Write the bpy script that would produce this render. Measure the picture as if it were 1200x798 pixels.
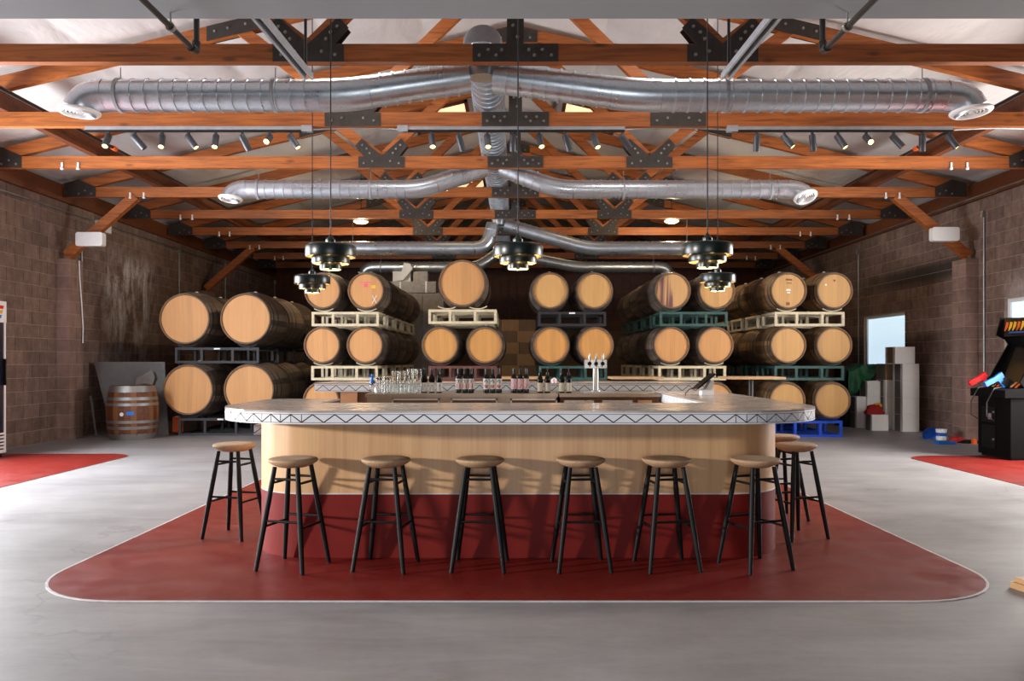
import bpy, bmesh, math, random
from mathutils import Vector, Matrix
R = math.radians
PI = math.pi
random.seed(7)
for o in list(bpy.data.objects):
    bpy.data.objects.remove(o)
SC = bpy.context.scene
COL = SC.collection

# ------------------------------------------------------------------ camera, world, lights, exposure
F, CU, CV, EYE = 940.0, 604.0, 424.0, 1.26          # focal length and vanishing point in pixels of 1200x798, eye height
cam_d = bpy.data.cameras.new('camera')
cam = bpy.data.objects.new('camera', cam_d)
COL.objects.link(cam)
cam.location = (0, 0, EYE)
cam.rotation_euler = (R(90), 0, 0)
cam_d.sensor_width = 36
cam_d.lens = 36 * F / 1200
cam_d.shift_x = -(CU - 600) / 1200
cam_d.shift_y = (CV - 399) / 1200
cam_d.clip_start = 0.05
SC.camera = cam

world = bpy.data.worlds.new('world')
SC.world = world
world.use_nodes = True
bg = world.node_tree.nodes['Background']
bg.inputs[0].default_value = (0.75, 0.87, 1.0, 1)
bg.inputs[1].default_value = 0.6

SC.view_settings.view_transform = 'Standard'
SC.view_settings.look = 'None'
SC.view_settings.exposure = 0.0
SC.view_settings.gamma = 1
SC.view_settings.use_curve_mapping = False


def area(name, loc, aim, sx, sy, power, color=(1, 1, 1)):
    d = bpy.data.lights.new(name, 'AREA')
    d.shape = 'RECTANGLE'
    d.size = sx
    d.size_y = sy
    d.energy = power
    d.color = color
    o = bpy.data.objects.new(name, d)
    COL.objects.link(o)
    o.location = loc
    o.rotation_euler = (Vector(aim) - Vector(loc)).to_track_quat('-Z', 'Y').to_euler()
    return o


# daylight through the side openings and roof skylights, plus an added front fill
area('daylight_side_door', (-12.0, 0.15, 2.35), (0, 5.1, 0.8), 0.45, 0.45, 1650, (1.0, 0.95, 0.9))
area('front_fill_light', (0, -2.9, 1.05), (0, 5, 1.15), 3.0, 1.4, 100, (0.97, 0.98, 1.0))  # fill added behind the camera to brighten the bar front and labels
area('daylight_rollup_door_left', (-7.32, 8.2, 1.7), (-2.5, 8.6, 0.6), 4.2, 3.0, 1130, (0.90, 0.95, 1.0))
area('daylight_rollup_door_right', (7.40, 9.0, 1.7), (2.5, 9.2, 0.6), 1.9, 3.0, 690, (0.98, 0.96, 0.92))
area('skylight_glow_front_left', (-1.9, 8.15, 5.38), (-1.9, 8.15, 0), 0.9, 1.1, 35, (1.0, 0.97, 0.93))
area('skylight_glow_front_right', (1.9, 8.15, 5.38), (1.9, 8.15, 0), 0.9, 1.1, 35, (1.0, 0.96, 0.91))

# ------------------------------------------------------------------ helpers


def at(u, v, y):
    """pixel of the 1200x798 photograph at depth y -> point"""
    return Vector(((u - CU) * y / F, y, EYE + (CV - v) * y / F))


def ux(u, y):
    return (u - CU) * y / F


def vz(v, y):
    return EYE + (CV - v) * y / F


class MB:
    def __init__(self):
        self.v, self.f = [], []

    def add(self, vs, fs):
        n = len(self.v)
        self.v += [tuple(p) for p in vs]
        self.f += [tuple(i + n for i in f) for f in fs]
        return self

    def box(self, x0, x1, y0, y1, z0, z1):
        vs = [(x0, y0, z0), (x1, y0, z0), (x1, y1, z0), (x0, y1, z0), (x0, y0, z1), (x1, y0, z1), (x1, y1, z1), (x0, y1, z1)]
        return self.add(vs, [(3, 2, 1, 0), (4, 5, 6, 7), (0, 1, 5, 4), (1, 2, 6, 5), (2, 3, 7, 6), (3, 0, 4, 7)])

    def cbox(self, c, s):
        return self.box(c[0] - s[0] / 2, c[0] + s[0] / 2, c[1] - s[1] / 2, c[1] + s[1] / 2, c[2] - s[2] / 2, c[2] + s[2] / 2)

    def bar(self, p0, p1, w, h, up=(0, 0, 1)):
        p0, p1, up = Vector(p0), Vector(p1), Vector(up)
        d = (p1 - p0).normalized()
        s = d.cross(up)
        if s.length < 1e-5:
            s = d.cross(Vector((0, 1, 0)))
        s.normalize()
        t = s.cross(d).normalized()
        s, t = s * w / 2, t * h / 2
        vs = [p0 - s - t, p0 + s - t, p0 + s + t, p0 - s + t, p1 - s - t, p1 + s - t, p1 + s + t, p1 - s + t]
        return self.add(vs, [(0, 1, 2, 3), (7, 6, 5, 4), (0, 4, 5, 1), (1, 5, 6, 2), (2, 6, 7, 3), (3, 7, 4, 0)])

    def tube(self, pts, r, seg=12, caps=True):
        pts = [Vector(p) for p in pts]
        n = len(pts)
        rs = r if isinstance(r, (list, tuple)) else [r] * n
        tan = []
        for i in range(n):
            a = pts[min(i + 1, n - 1)] - pts[max(i - 1, 0)]
            tan.append(a.normalized() if a.length > 1e-9 else Vector((0, 0, 1)))
        ref = Vector((0, 0, 1)) if abs(tan[0].z) < 0.9 else Vector((1, 0, 0))
        nrm = (ref - tan[0] * ref.dot(tan[0])).normalized()
        vs, fs = [], []
        for i in range(n):
            if i:
                nrm = (nrm - tan[i] * nrm.dot(tan[i]))
                nrm.normalize()
            b = tan[i].cross(nrm)
            for k in range(seg):
                a = 2 * PI * k / seg
                vs.append(pts[i] + (nrm * math.cos(a) + b * math.sin(a)) * rs[i])
        for i in range(n - 1):
            for k in range(seg):
                k2 = (k + 1) % seg
                fs.append((i * seg + k, i * seg + k2, (i + 1) * seg + k2, (i + 1) * seg + k))
        if caps:
            fs.append(tuple(range(seg - 1, -1, -1)))
            fs.append(tuple((n - 1) * seg + k for k in range(seg)))
        return self.add(vs, fs)

    def lathe(self, prof, seg=24, axis='Z', c=(0, 0, 0), cap0=False, cap1=False):
        vs, fs = [], []
        for (r, h) in prof:
            for k in range(seg):
                a = 2 * PI * k / seg
                x, y = r * math.cos(a), r * math.sin(a)
                if axis == 'Z':
                    p = (c[0] + x, c[1] + y, c[2] + h)
                elif axis == 'Y':
                    p = (c[0] + x, c[1] + h, c[2] + y)
                else:
                    p = (c[0] + h, c[1] + x, c[2] + y)
                vs.append(p)
        n = len(prof)
        for i in range(n - 1):
            for k in range(seg):
                k2 = (k + 1) % seg
                q = (i * seg + k, i * seg + k2, (i + 1) * seg + k2, (i + 1) * seg + k)
                fs.append(q if axis != 'Y' else q[::-1])
        if cap0:
            fs.append(tuple(range(seg - 1, -1, -1)))
        if cap1:
            fs.append(tuple((n - 1) * seg + k for k in range(seg)))
        return self.add(vs, fs)

    def prism(self, poly, z0, z1, plane='XY'):
        n = len(poly)

        def P(a, b, h):
            return (a, b, h) if plane == 'XY' else ((a, h, b) if plane == 'XZ' else (h, a, b))
        vs = [P(a, b, z0) for a, b in poly] + [P(a, b, z1) for a, b in poly]
        fs = [tuple(range(n - 1, -1, -1)), tuple(range(n, 2 * n))]
        fs += [(i, (i + 1) % n, n + (i + 1) % n, n + i) for i in range(n)]
        return self.add(vs, fs)

    def mesh(self, name, mat, smooth=False, fix=True):
        m = bpy.data.meshes.new(name)
        m.from_pydata(self.v, [], self.f)
        if fix:
            b = bmesh.new()
            b.from_mesh(m)
            bmesh.ops.recalc_face_normals(b, faces=b.faces)
            b.to_mesh(m)
            b.free()
        if mat:
            m.materials.append(mat)
        if smooth:
            m.polygons.foreach_set('use_smooth', [True] * len(m.polygons))
            m.set_sharp_from_angle(angle=R(38))
        m.update()
        return m

    def build(self, name, mat, parent=None, smooth=False, loc=(0, 0, 0), rot=None):
        return obj(name, self.mesh(name, mat, smooth), parent, loc, rot)


def obj(name, mesh, parent=None, loc=(0, 0, 0), rot=None):
    o = bpy.data.objects.new(name, mesh)
    COL.objects.link(o)
    o.location = loc
    if rot:
        o.rotation_euler = rot
    if parent:
        o.parent = parent
    return o


def tag(o, label=None, cat=None, group=None, kind=None):
    if label:
        o['label'] = label
    if cat:
        o['category'] = cat
    if group:
        o['group'] = group
    if kind:
        o['kind'] = kind
    return o


def thing(name, label, cat, loc=(0, 0, 0), rz=0, group=None):
    o = bpy.data.objects.new(name, None)
    o.empty_display_size = 0.1
    COL.objects.link(o)
    o.location = loc
    o.rotation_euler = (0, 0, rz)
    return tag(o, label, cat, group)


def copy_tree(o, parent=None):
    c = o.copy()
    COL.objects.link(c)
    c.parent = parent
    for ch in o.children:
        copy_tree(ch, c)
    return c


# ------------------------------------------------------------------ materials
def lin(c):
    return tuple((x / 255 / 12.92) if x / 255 <= 0.04045 else ((x / 255 + 0.055) / 1.055) ** 2.4 for x in c)


class NT:
    def __init__(self, name):
        self.m = bpy.data.materials.new(name)
        self.m.use_nodes = True
        self.t = self.m.node_tree
        self.b = self.t.nodes['Principled BSDF']

    def n(self, typ, **kw):
        nd = self.t.nodes.new(typ)
        for k, v in kw.items():
            setattr(nd, k, v)
        return nd

    def l(self, a, b):
        self.t.links.new(a, b)

    def math(self, op, a, b=None, clamp=False):
        nd = self.n('ShaderNodeMath', operation=op, use_clamp=clamp)
        for i, x in enumerate((a, b)):
            if x is None:
                continue
            if isinstance(x, (int, float)):
                nd.inputs[i].default_value = x
            else:
                self.l(x, nd.inputs[i])
        return nd.outputs[0]

    def coord(self, kind='Object', scale=(1, 1, 1), rot=(0, 0, 0)):
        tc = self.n('ShaderNodeTexCoord')
        mp = self.n('ShaderNodeMapping')
        mp.inputs['Scale'].default_value = scale
        mp.inputs['Rotation'].default_value = rot
        self.l(tc.outputs[kind], mp.inputs[0])
        return mp.outputs[0]

    def wpos(self, scale=(1, 1, 1)):
        g = self.n('ShaderNodeNewGeometry')
        mp = self.n('ShaderNodeMapping')
        mp.inputs['Scale'].default_value = scale
        self.l(g.outputs['Position'], mp.inputs[0])
        return mp.outputs[0]

    def noise(self, vec, scale, detail=4, rough=0.6, dist=0.0):
        nd = self.n('ShaderNodeTexNoise')
        nd.inputs['Scale'].default_value = scale
        nd.inputs['Detail'].default_value = detail
        nd.inputs['Roughness'].default_value = rough
        nd.inputs['Distortion'].default_value = dist
        self.l(vec, nd.inputs['Vector'])
        return nd.outputs[0]

    def ramp(self, fac, stops):
        nd = self.n('ShaderNodeValToRGB')
        e = nd.color_ramp.elements
        while len(e) > 1:
            e.remove(e[-1])
        e[0].position = stops[0][0]
        e[0].color = (*stops[0][1], 1)
        for p, c in stops[1:]:
            x = e.new(p)
            x.color = (*c, 1)
        self.l(fac, nd.inputs[0])
        return nd.outputs[0]

    def mix(self, fac, a, b, mode='MIX'):
        nd = self.n('ShaderNodeMix', data_type='RGBA', blend_type=mode)
        for i, x in ((0, fac), (6, a), (7, b)):
            if isinstance(x, (int, float)):
                nd.inputs[i].default_value = x
            elif isinstance(x, tuple):
                nd.inputs[i].default_value = (*x, 1) if len(x) == 3 else x
            else:
                self.l(x, nd.inputs[i])
        return nd.outputs[2]

    def bump(self, h, strength=0.3, dist=0.01):
        nd = self.n('ShaderNodeBump')
        nd.inputs['Strength'].default_value = strength
        nd.inputs['Distance'].default_value = dist
        self.l(h, nd.inputs['Height'])
        self.l(nd.outputs[0], self.b.inputs['Normal'])

    def out(self, color=None, rough=None, metal=None):
        for k, x in (('Base Color', color), ('Roughness', rough), ('Metallic', metal)):
            if x is None:
                continue
            if isinstance(x, tuple):
                self.b.inputs[k].default_value = (*x, 1)
            elif isinstance(x, (int, float)):
                self.b.inputs[k].default_value = x
            else:
                self.l(x, self.b.inputs[k])
        return self.m


def plain(name, rgb, rough=0.5, metal=0.0, var=0.12, scale=12.0, bump=0.0, coat=0.0, spec=0.5):
    m = NT(name)
    c = lin(rgb)
    nz = m.noise(m.coord(), scale)
    col = m.ramp(nz, [(0.3, tuple(x * (1 - var) for x in c)), (0.7, tuple(min(1, x * (1 + var)) for x in c))])
    m.out(col, rough, metal)
    if bump:
        m.bump(nz, bump)
    m.b.inputs['Specular IOR Level'].default_value = spec
    if coat:
        m.b.inputs['Coat Weight'].default_value = coat
    return m.m


def emit(name, rgb, strength):
    m = NT(name)
    m.b.inputs['Base Color'].default_value = (*lin(rgb), 1)
    m.b.inputs['Emission Color'].default_value = (*lin(rgb), 1)
    m.b.inputs['Emission Strength'].default_value = strength
    nz = m.noise(m.coord(), 3.0)
    m.out(m.ramp(nz, [(0, lin(rgb)), (1, lin(rgb))]), 0.4)
    return m.m


def timber(name, dark, light, knots=True):
    m = NT(name)
    oi = m.n('ShaderNodeObjectInfo')
    tc = m.n('ShaderNodeTexCoord')
    add = m.n('ShaderNodeVectorMath', operation='ADD')
    sc = m.n('ShaderNodeVectorMath', operation='SCALE')
    cmb = m.n('ShaderNodeCombineXYZ')
    for i in range(3):
        m.l(oi.outputs['Random'], cmb.inputs[i])
    m.l(cmb.outputs[0], sc.inputs[0])
    sc.inputs['Scale'].default_value = 37.0
    m.l(tc.outputs['Object'], add.inputs[0])
    m.l(sc.outputs[0], add.inputs[1])
    mp = m.n('ShaderNodeMapping')
    mp.inputs['Scale'].default_value = (0.8, 14, 14)
    m.l(add.outputs[0], mp.inputs[0])
    g = m.noise(mp.outputs[0], 2.2, 5, 0.65, 0.6)
    c = m.ramp(g, [(0.25, lin(dark)), (0.6, lin(light)), (0.85, tuple(x * 0.8 for x in lin(light)))])
    big = m.noise(add.outputs[0], 0.7, 2)
    c = m.mix(1.0, c, m.ramp(big, [(0.3, (0.72, 0.68, 0.66)), (0.7, (1.0, 1.0, 1.0))]), 'MULTIPLY')
    if knots:
        mp2 = m.n('ShaderNodeMapping')
        mp2.inputs['Scale'].default_value = (1.6, 5, 5)
        m.l(add.outputs[0], mp2.inputs[0])
        vo = m.n('ShaderNodeTexVoronoi')
        vo.inputs['Scale'].default_value = 1.0
        m.l(mp2.outputs[0], vo.inputs['Vector'])
        k = m.ramp(vo.outputs['Distance'], [(0.05, (1, 1, 1)), (0.14, (0, 0, 0))])
        c = m.mix(m.math('MULTIPLY', k, 0.7), c, tuple(x * 0.35 for x in lin(dark)))
    m.out(c, 0.55)
    m.bump(g, 0.15, 0.004)
    return m.m


def wood_panel(name):
    m = NT(name)
    v = m.coord(scale=(30, 30, 0.6))
    g = m.noise(v, 3.0, 5, 0.6)
    v2 = m.coord(scale=(6, 6, 0.15))
    g2 = m.noise(v2, 2.0, 3)
    c = m.ramp(g, [(0.3, lin((196, 152, 106))), (0.7, lin((218, 178, 132)))])
    c = m.mix(0.5, c, m.ramp(g2, [(0.35, lin((190, 142, 98))), (0.65, lin((222, 184, 138)))]))
    return m.out(c, 0.42)


def stave_mat(name, dark, light):
    """barrel shell: one tone for each stave, greyed by weather"""
    m = NT(name)
    tc = m.n('ShaderNodeTexCoord')
    sp = m.n('ShaderNodeSeparateXYZ')
    m.l(tc.outputs['Object'], sp.inputs[0])
    a = m.math('ARCTAN2', sp.outputs[2], sp.outputs[0])
    k = m.math('FLOOR', m.math('MULTIPLY', a, 30 / (2 * PI)))
    oi = m.n('ShaderNodeObjectInfo')
    wn = m.n('ShaderNodeTexWhiteNoise', noise_dimensions='2D')
    cmb = m.n('ShaderNodeCombineXYZ')
    m.l(k, cmb.inputs[0])
    m.l(m.math('MULTIPLY', oi.outputs['Random'], 50), cmb.inputs[1])
    m.l(cmb.outputs[0], wn.inputs['Vector'])
    g = m.noise(m.coord(scale=(12, 1.5, 12)), 3, 4)
    f = m.math('ADD', m.math('MULTIPLY', wn.outputs['Value'], 0.55), m.math('MULTIPLY', g, 0.45))
    c = m.ramp(f, [(0.2, lin(dark)), (0.8, lin(light))])
    m.out(c, 0.75)
    m.bump(g, 0.2, 0.004)
    return m.m


def head_mat(name, base, stain=None):
    """barrel head: upright planks of slightly different tone"""
    m = NT(name)
    tc = m.n('ShaderNodeTexCoord')
    sp = m.n('ShaderNodeSeparateXYZ')
    m.l(tc.outputs['Object'], sp.inputs[0])
    oi = m.n('ShaderNodeObjectInfo')
    rnd = m.math('MULTIPLY', oi.outputs['Random'], 20)
    xs = m.math('ADD', m.math('MULTIPLY', sp.outputs[0], 13.0), rnd)
    k = m.math('FLOOR', xs)
    wn = m.n('ShaderNodeTexWhiteNoise', noise_dimensions='2D')
    cmb = m.n('ShaderNodeCombineXYZ')
    m.l(k, cmb.inputs[0])
    m.l(rnd, cmb.inputs[1])
    m.l(cmb.outputs[0], wn.inputs['Vector'])
    g = m.noise(m.coord(scale=(22, 22, 1.2)), 2.5, 5, 0.65)
    f = m.math('ADD', m.math('MULTIPLY', wn.outputs['Value'], 0.32), m.math('MULTIPLY', g, 0.68))
    b = lin(base)
    c = m.ramp(f, [(0.2, tuple(x * 0.82 for x in b)), (0.5, b), (0.85, tuple(min(1, x * 1.1) for x in b))])
    fr = m.math('FRACT', xs)
    seam = m.math('LESS_THAN', fr, 0.035)
    c = m.mix(m.math('MULTIPLY', seam, 0.3), c, tuple(x * 0.35 for x in b))
    if stain:
        s1 = m.n('ShaderNodeTexNoise')
        s1.inputs['Scale'].default_value = 1.0
        m.l(m.coord(scale=(14, 1, 0.7)), s1.inputs['Vector'])
        left = m.ramp(sp.outputs[0], [(0.0, (1, 1, 1)), (0.03, (0, 0, 0))])
        mk = m.ramp(s1.outputs[0], [(0.46, (0, 0, 0)), (0.56, (1, 1, 1))])
        inside = m.math('MULTIPLY', mk, left)
        c = m.mix(m.math('MULTIPLY', inside, 0.85), c, lin(stain))
    m.out(c, 0.6)
    m.bump(m.math('SUBTRACT', g, m.math('MULTIPLY', seam, 1.0)), 0.15, 0.004)
    return m.m


def block_mat(name, stops, side):
    m = NT(name)
    oi = m.n('ShaderNodeObjectInfo')
    g = m.n('ShaderNodeNewGeometry')
    rnd = m.math('FRACT', m.math('ADD', m.math('MULTIPLY', oi.outputs['Random'], 7.3), g.outputs['Random Per Island']))
    n1 = m.noise(m.wpos(), 9.0, 6, 0.7)
    n2 = m.noise(m.wpos((3, 3, 0.8)), 2.5, 5, 0.7)
    f = m.math('ADD', m.math('MULTIPLY', rnd, 0.13), m.math('ADD', m.math('MULTIPLY', n1, 0.45), m.math('MULTIPLY', n2, 0.42)))
    c = m.ramp(f, stops)
    sp = m.n('ShaderNodeSeparateXYZ')
    m.l(m.wpos(), sp.inputs[0])

    def win(o, a0, a1, b1, b0):
        up = m.ramp(m.math('DIVIDE', m.math('SUBTRACT', o, a0), a1 - a0, True), [(0, (0, 0, 0)), (1, (1, 1, 1))])
        dn = m.ramp(m.math('DIVIDE', m.math('SUBTRACT', b0, o), b0 - b1, True), [(0, (0, 0, 0)), (1, (1, 1, 1))])
        return m.math('MULTIPLY', up, dn)
    if side == 'left':      # white mineral bloom running down the wall
        w = m.math('MULTIPLY', win(sp.outputs[1], 14.0, 14.9, 15.9, 16.6), win(sp.outputs[2], 0.6, 2.4, 3.0, 3.4))
        st = m.ramp(m.noise(m.wpos((1, 1.5, 0.5)), 2.2, 6, 0.75, 0.3), [(0.44, (0, 0, 0)), (0.62, (1, 1, 1))])
        c = m.mix(m.math('MULTIPLY', m.math('MULTIPLY', w, st), 0.95), c, lin((214, 209, 211)))
    if side == 'right':     # dark run of soot below the roof ledge, white patch over the window
        w = m.math('MULTIPLY', win(sp.outputs[1], 13.0, 13.3, 15.5, 18.0), win(sp.outputs[2], 2.62, 2.78, 2.95, 3.12))
        c = m.mix(m.math('MULTIPLY', w, 0.8), c, lin((24, 20, 18)))
        w = m.math('MULTIPLY', win(sp.outputs[1], 11.2, 11.6, 11.9, 12.3), win(sp.outputs[2], 2.15, 2.25, 2.35, 2.7))
        c = m.mix(m.math('MULTIPLY', m.math('MULTIPLY', w, n1), 0.9), c, lin((190, 180, 176)))
    m.out(c, 0.85)
    m.bump(n1, 0.35, 0.006)
    return m.m


def concrete(name):
    m = NT(name)
    p = m.wpos()
    n1 = m.noise(p, 0.9, 6, 0.7)
    n2 = m.noise(p, 14.0, 5, 0.7)
    n3 = m.noise(m.wpos((0.6, 2.5, 1)), 1.6, 5, 0.7, 0.8)
    f = m.math('ADD', m.math('MULTIPLY', n1, 0.45), m.math('ADD', m.math('MULTIPLY', n2, 0.15), m.math('MULTIPLY', n3, 0.4)))
    c = m.ramp(f, [(0.30, lin((112, 109, 110))), (0.48, lin((137, 134, 135))), (0.68, lin((157, 153, 154)))])
    vo = m.n('ShaderNodeTexVoronoi', feature='DISTANCE_TO_EDGE')
    vo.inputs['Scale'].default_value = 0.33
    wob = m.n('ShaderNodeVectorMath', operation='ADD')
    nn = m.n('ShaderNodeTexNoise')
    nn.inputs['Scale'].default_value = 1.8
    nn.inputs['Detail'].default_value = 6
    m.l(p, nn.inputs['Vector'])
    m.l(p, wob.inputs[0])
    m.l(nn.outputs['Color'], wob.inputs[1])
    m.l(wob.outputs[0], vo.inputs['Vector'])
    crack = m.ramp(vo.outputs['Distance'], [(0.0, (1, 1, 1)), (0.006, (0, 0, 0))])
    gate = m.ramp(m.noise(p, 0.6, 2), [(0.52, (0, 0, 0)), (0.6, (1, 1, 1))])
    c = m.mix(m.math('MULTIPLY', m.math('MULTIPLY', crack, gate), 0.45), c, lin((90, 82, 78)))
    sp = m.n('ShaderNodeSeparateXYZ')
    m.l(p, sp.inputs[0])
    for y0 in (6.4, 12.9):
        ln = m.math('LESS_THAN', m.math('ABSOLUTE', m.math('SUBTRACT', sp.outputs[1], y0)), 0.008)
        c = m.mix(m.math('MULTIPLY', ln, 0.45), c, lin((110, 102, 98)))
    spot = m.ramp(m.noise(p, 3.1, 2, 0.4), [(0.74, (0, 0, 0)), (0.78, (1, 1, 1))])
    c = m.mix(m.math('MULTIPLY', spot, 0.4), c, lin((96, 88, 84)))
    r = m.ramp(n1, [(0.3, (0.42, 0.42, 0.42)), (0.7, (0.6, 0.6, 0.6))])
    m.out(c, r)
    m.bump(n2, 0.06, 0.003)
    return m.m


def red_epoxy(name):
    m = NT(name)
    p = m.wpos()
    n1 = m.noise(p, 2.2, 6, 0.75, 0.6)
    c = m.ramp(n1, [(0.3, lin((112, 24, 18))), (0.6, lin((124, 29, 21))), (0.8, lin((134, 41, 32)))])
    r = m.ramp(m.noise(p, 5, 5), [(0.3, (0.32, 0.32, 0.32)), (0.7, (0.5, 0.5, 0.5))])
    return m.out(c, r)


def stone_top(name):
    m = NT(name)
    n1 = m.noise(m.coord(scale=(1.2, 2.5, 1)), 2.5, 7, 0.7, 0.8)
    n2 = m.noise(m.coord(), 60, 3)
    f = m.math('ADD', m.math('MULTIPLY', n1, 0.75), m.math('MULTIPLY', n2, 0.25))
    c = m.ramp(f, [(0.3, lin((140, 132, 130))), (0.55, lin((172, 164, 160))), (0.75, lin((196, 188, 184)))])
    return m.out(c, 0.2)


def quilt(name):
    m = NT(name)
    p = m.wpos()
    n1 = m.noise(m.wpos((1.6, 0.7, 1)), 1.6, 4, 0.55, 0.3)
    c = m.ramp(m.noise(p, 0.8, 3), [(0.3, lin((194, 190, 188))), (0.7, lin((214, 210, 207)))])
    m.out(c, 0.7)
    m.bump(n1, 0.7, 0.06)
    return m.m


def galvanized(name, tint=(178, 182, 186), rough=0.3, metal=0.95):
    m = NT(name)
    vo = m.n('ShaderNodeTexVoronoi')
    vo.inputs['Scale'].default_value = 45
    m.l(m.coord(), vo.inputs['Vector'])
    b = lin(tint)
    c = m.mix(0.35, b, m.ramp(vo.outputs['Distance'], [(0.0, tuple(x * 0.75 for x in b)), (0.6, tuple(min(1, x * 1.2) for x in b))]))
    n = m.noise(m.coord(), 5, 3)
    r = m.ramp(n, [(0.3, (rough * 0.85,) * 3), (0.7, (rough * 1.3,) * 3)])
    return m.out(c, r, metal)


def glass(name, rgb, alpha_t=1.0, rough=0.03):
    m = NT(name)
    nz = m.noise(m.coord(), 4.0)
    c = m.ramp(nz, [(0, lin(rgb)), (1, lin(rgb))])
    m.out(c, rough)
    m.b.inputs['Transmission Weight'].default_value = alpha_t
    m.b.inputs['IOR'].default_value = 1.45
    return m.m


M = {}
M['concrete'] = concrete('polished_concrete')
M['red'] = red_epoxy('red_floor_paint')
M['edge'] = plain('pale_edging', (206, 202, 204), 0.4)
M['red_panel'] = plain('red_kick_panel', (116, 22, 16), 0.6, var=0.06, spec=0.25)
M['wood_panel'] = wood_panel('veneer')
M['stone'] = stone_top('counter_stone')
M['tile'] = plain('white_tile', (220, 224, 230), 0.42, var=0.03, scale=6)
M['grout'] = plain('dark_red_grout', (70, 24, 28), 0.8)
M['black_wood'] = plain('black_stained_wood', (15, 16, 18), 0.5, var=0.2, spec=0.25)
M['cork'] = plain('cork', (184, 150, 117), 0.8, var=0.2, scale=90, bump=0.2)
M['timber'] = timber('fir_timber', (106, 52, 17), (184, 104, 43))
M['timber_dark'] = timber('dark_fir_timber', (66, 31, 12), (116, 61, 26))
M['plate'] = plain('gusset_steel', (62, 56, 52), 0.55, 0.4, var=0.2)
M['bolt'] = plain('bolt_steel', (150, 146, 140), 0.4, 0.7)
M['duct'] = galvanized('spiral_duct_steel', (200, 209, 218), 0.3, 0.9)
M['duct_cap'] = plain('duct_end_steel', (150, 152, 156), 0.5, 0.2)
M['diff'] = plain('white_diffuser', (232, 230, 228), 0.45, var=0.03)
M['black_pipe'] = plain('black_pipe', (34, 31, 31), 0.4, 0.2)
M['rail_steel'] = plain('track_grey', (160, 163, 168), 0.45, 0.2)
M['quilt'] = quilt('roof_insulation')
M['soffit'] = plain('soffit_paint', (150, 153, 156), 0.8, var=0.03, scale=1.5)
M['mortar'] = plain('mortar', (160, 142, 130), 0.9)
BS = [(0.25, lin((66, 51, 45))), (0.5, lin((114, 91, 81))), (0.75, lin((156, 129, 116)))]
M['block_left'] = block_mat('brown_block_left', BS, 'left')
M['block_right'] = block_mat('brown_block_right', BS, 'right')
M['block'] = block_mat('brown_block', BS, None)
M['pilaster'] = block_mat('pilaster_block', [(0.25, lin((96, 74, 66))), (0.5, lin((136, 108, 97))), (0.75, lin((162, 132, 119)))], None)
M['white'] = plain('white_paint', (232, 232, 232), 0.5, var=0.03)
M['conduit'] = galvanized('conduit', (170, 172, 172), 0.45)
M['stave'] = stave_mat('oak_staves', (66, 54, 46), (132, 113, 96))
M['stave_warm'] = stave_mat('warm_oak_staves', (84, 60, 38), (150, 114, 74))
M['chime'] = plain('barrel_rim', (118, 88, 62), 0.75, var=0.25)
M['hoop'] = galvanized('hoop_steel', (92, 88, 86), 0.55)
M['hoop_light'] = galvanized('bright_hoop_steel', (150, 148, 146), 0.5)
M['head_tan'] = head_mat('oak_head_tan', (200, 144, 88))
M['head_orange'] = head_mat('oak_head_orange', (200, 142, 76))
M['head_pale'] = head_mat('oak_head_pale', (200, 152, 92))
M['head_stain'] = head_mat('oak_head_wine_stain', (198, 152, 98), (84, 34, 66))
M['head_dark'] = head_mat('oak_head_dark', (128, 80, 46))
M['bung'] = plain('bung_silicone', (212, 208, 202), 0.5)
M['rack_black'] = plain('rack_black', (36, 33, 37), 0.6, 0.1)
M['rack_beige'] = plain('rack_beige', (206, 190, 158), 0.55, var=0.15)
M['rack_green'] = plain('rack_green', (44, 78, 72), 0.55, var=0.3)
M['rack_rust'] = plain('rack_rust', (96, 56, 48), 0.6, var=0.3)
M['rack_blue'] = plain('rack_blue', (22, 72, 190), 0.45)
M['green_enamel'] = plain('dark_green_enamel', (8, 24, 21), 0.3, var=0.1)
M['shade_inner'] = plain('cream_shade_inside', (236, 206, 150), 0.6, var=0.03)
M['bulb'] = emit('warm_bulb', (255, 214, 140), 6.0)
M['led'] = emit('track_lamp_glow', (255, 186, 92), 16.0)
M['dome'] = emit('dome_lamp_glow', (255, 216, 150), 5.0)
M['head_grey'] = plain('track_head_grey', (66, 68, 74), 0.45, 0.3)
M['sky_pane'] = emit('skylight_pane', (255, 226, 178), 1.1)
M['win_pane'] = emit('frosted_daylight_pane', (206, 230, 246), 0.95)
M['steel'] = galvanized('stainless', (188, 184, 178), 0.3, 0.7)
M['steel_bar'] = galvanized('brushed_bar_steel', (150, 136, 120), 0.32, 0.9)
M['dark_glass'] = plain('dark_cooler_glass', (26, 24, 24), 0.1)
M['cabinet_brown'] = plain('bar_cabinet_brown', (108, 74, 50), 0.6)  # one even brown shared by the bar cabinet parts
M['bottle'] = glass('dark_bottle_glass', (10, 12, 12), 0.25, 0.06)
M['capsule'] = plain('black_capsule', (34, 36, 40), 0.35)
M['label_white'] = plain('label_paper', (236, 234, 232), 0.6, var=0.02)
M['label_pink'] = plain('label_pink_paper', (238, 206, 212), 0.6, var=0.03)
M['label_cream'] = plain('label_cream_paper', (222, 216, 200), 0.6, var=0.03)
M['ink_black'] = plain('ink_black', (28, 28, 30), 0.6)
M['ink_red'] = plain('ink_red', (206, 44, 48), 0.6)
M['ink_teal'] = plain('ink_teal', (60, 130, 148), 0.6)
M['clear_glass'] = glass('clear_glass', (250, 252, 250), 1.0, 0.02)
M['tan_wood'] = plain('pale_table_wood', (204, 164, 120), 0.5, var=0.1)
M['pink_wood'] = plain('pinkish_wood', (206, 152, 112), 0.5, var=0.05)
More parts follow.
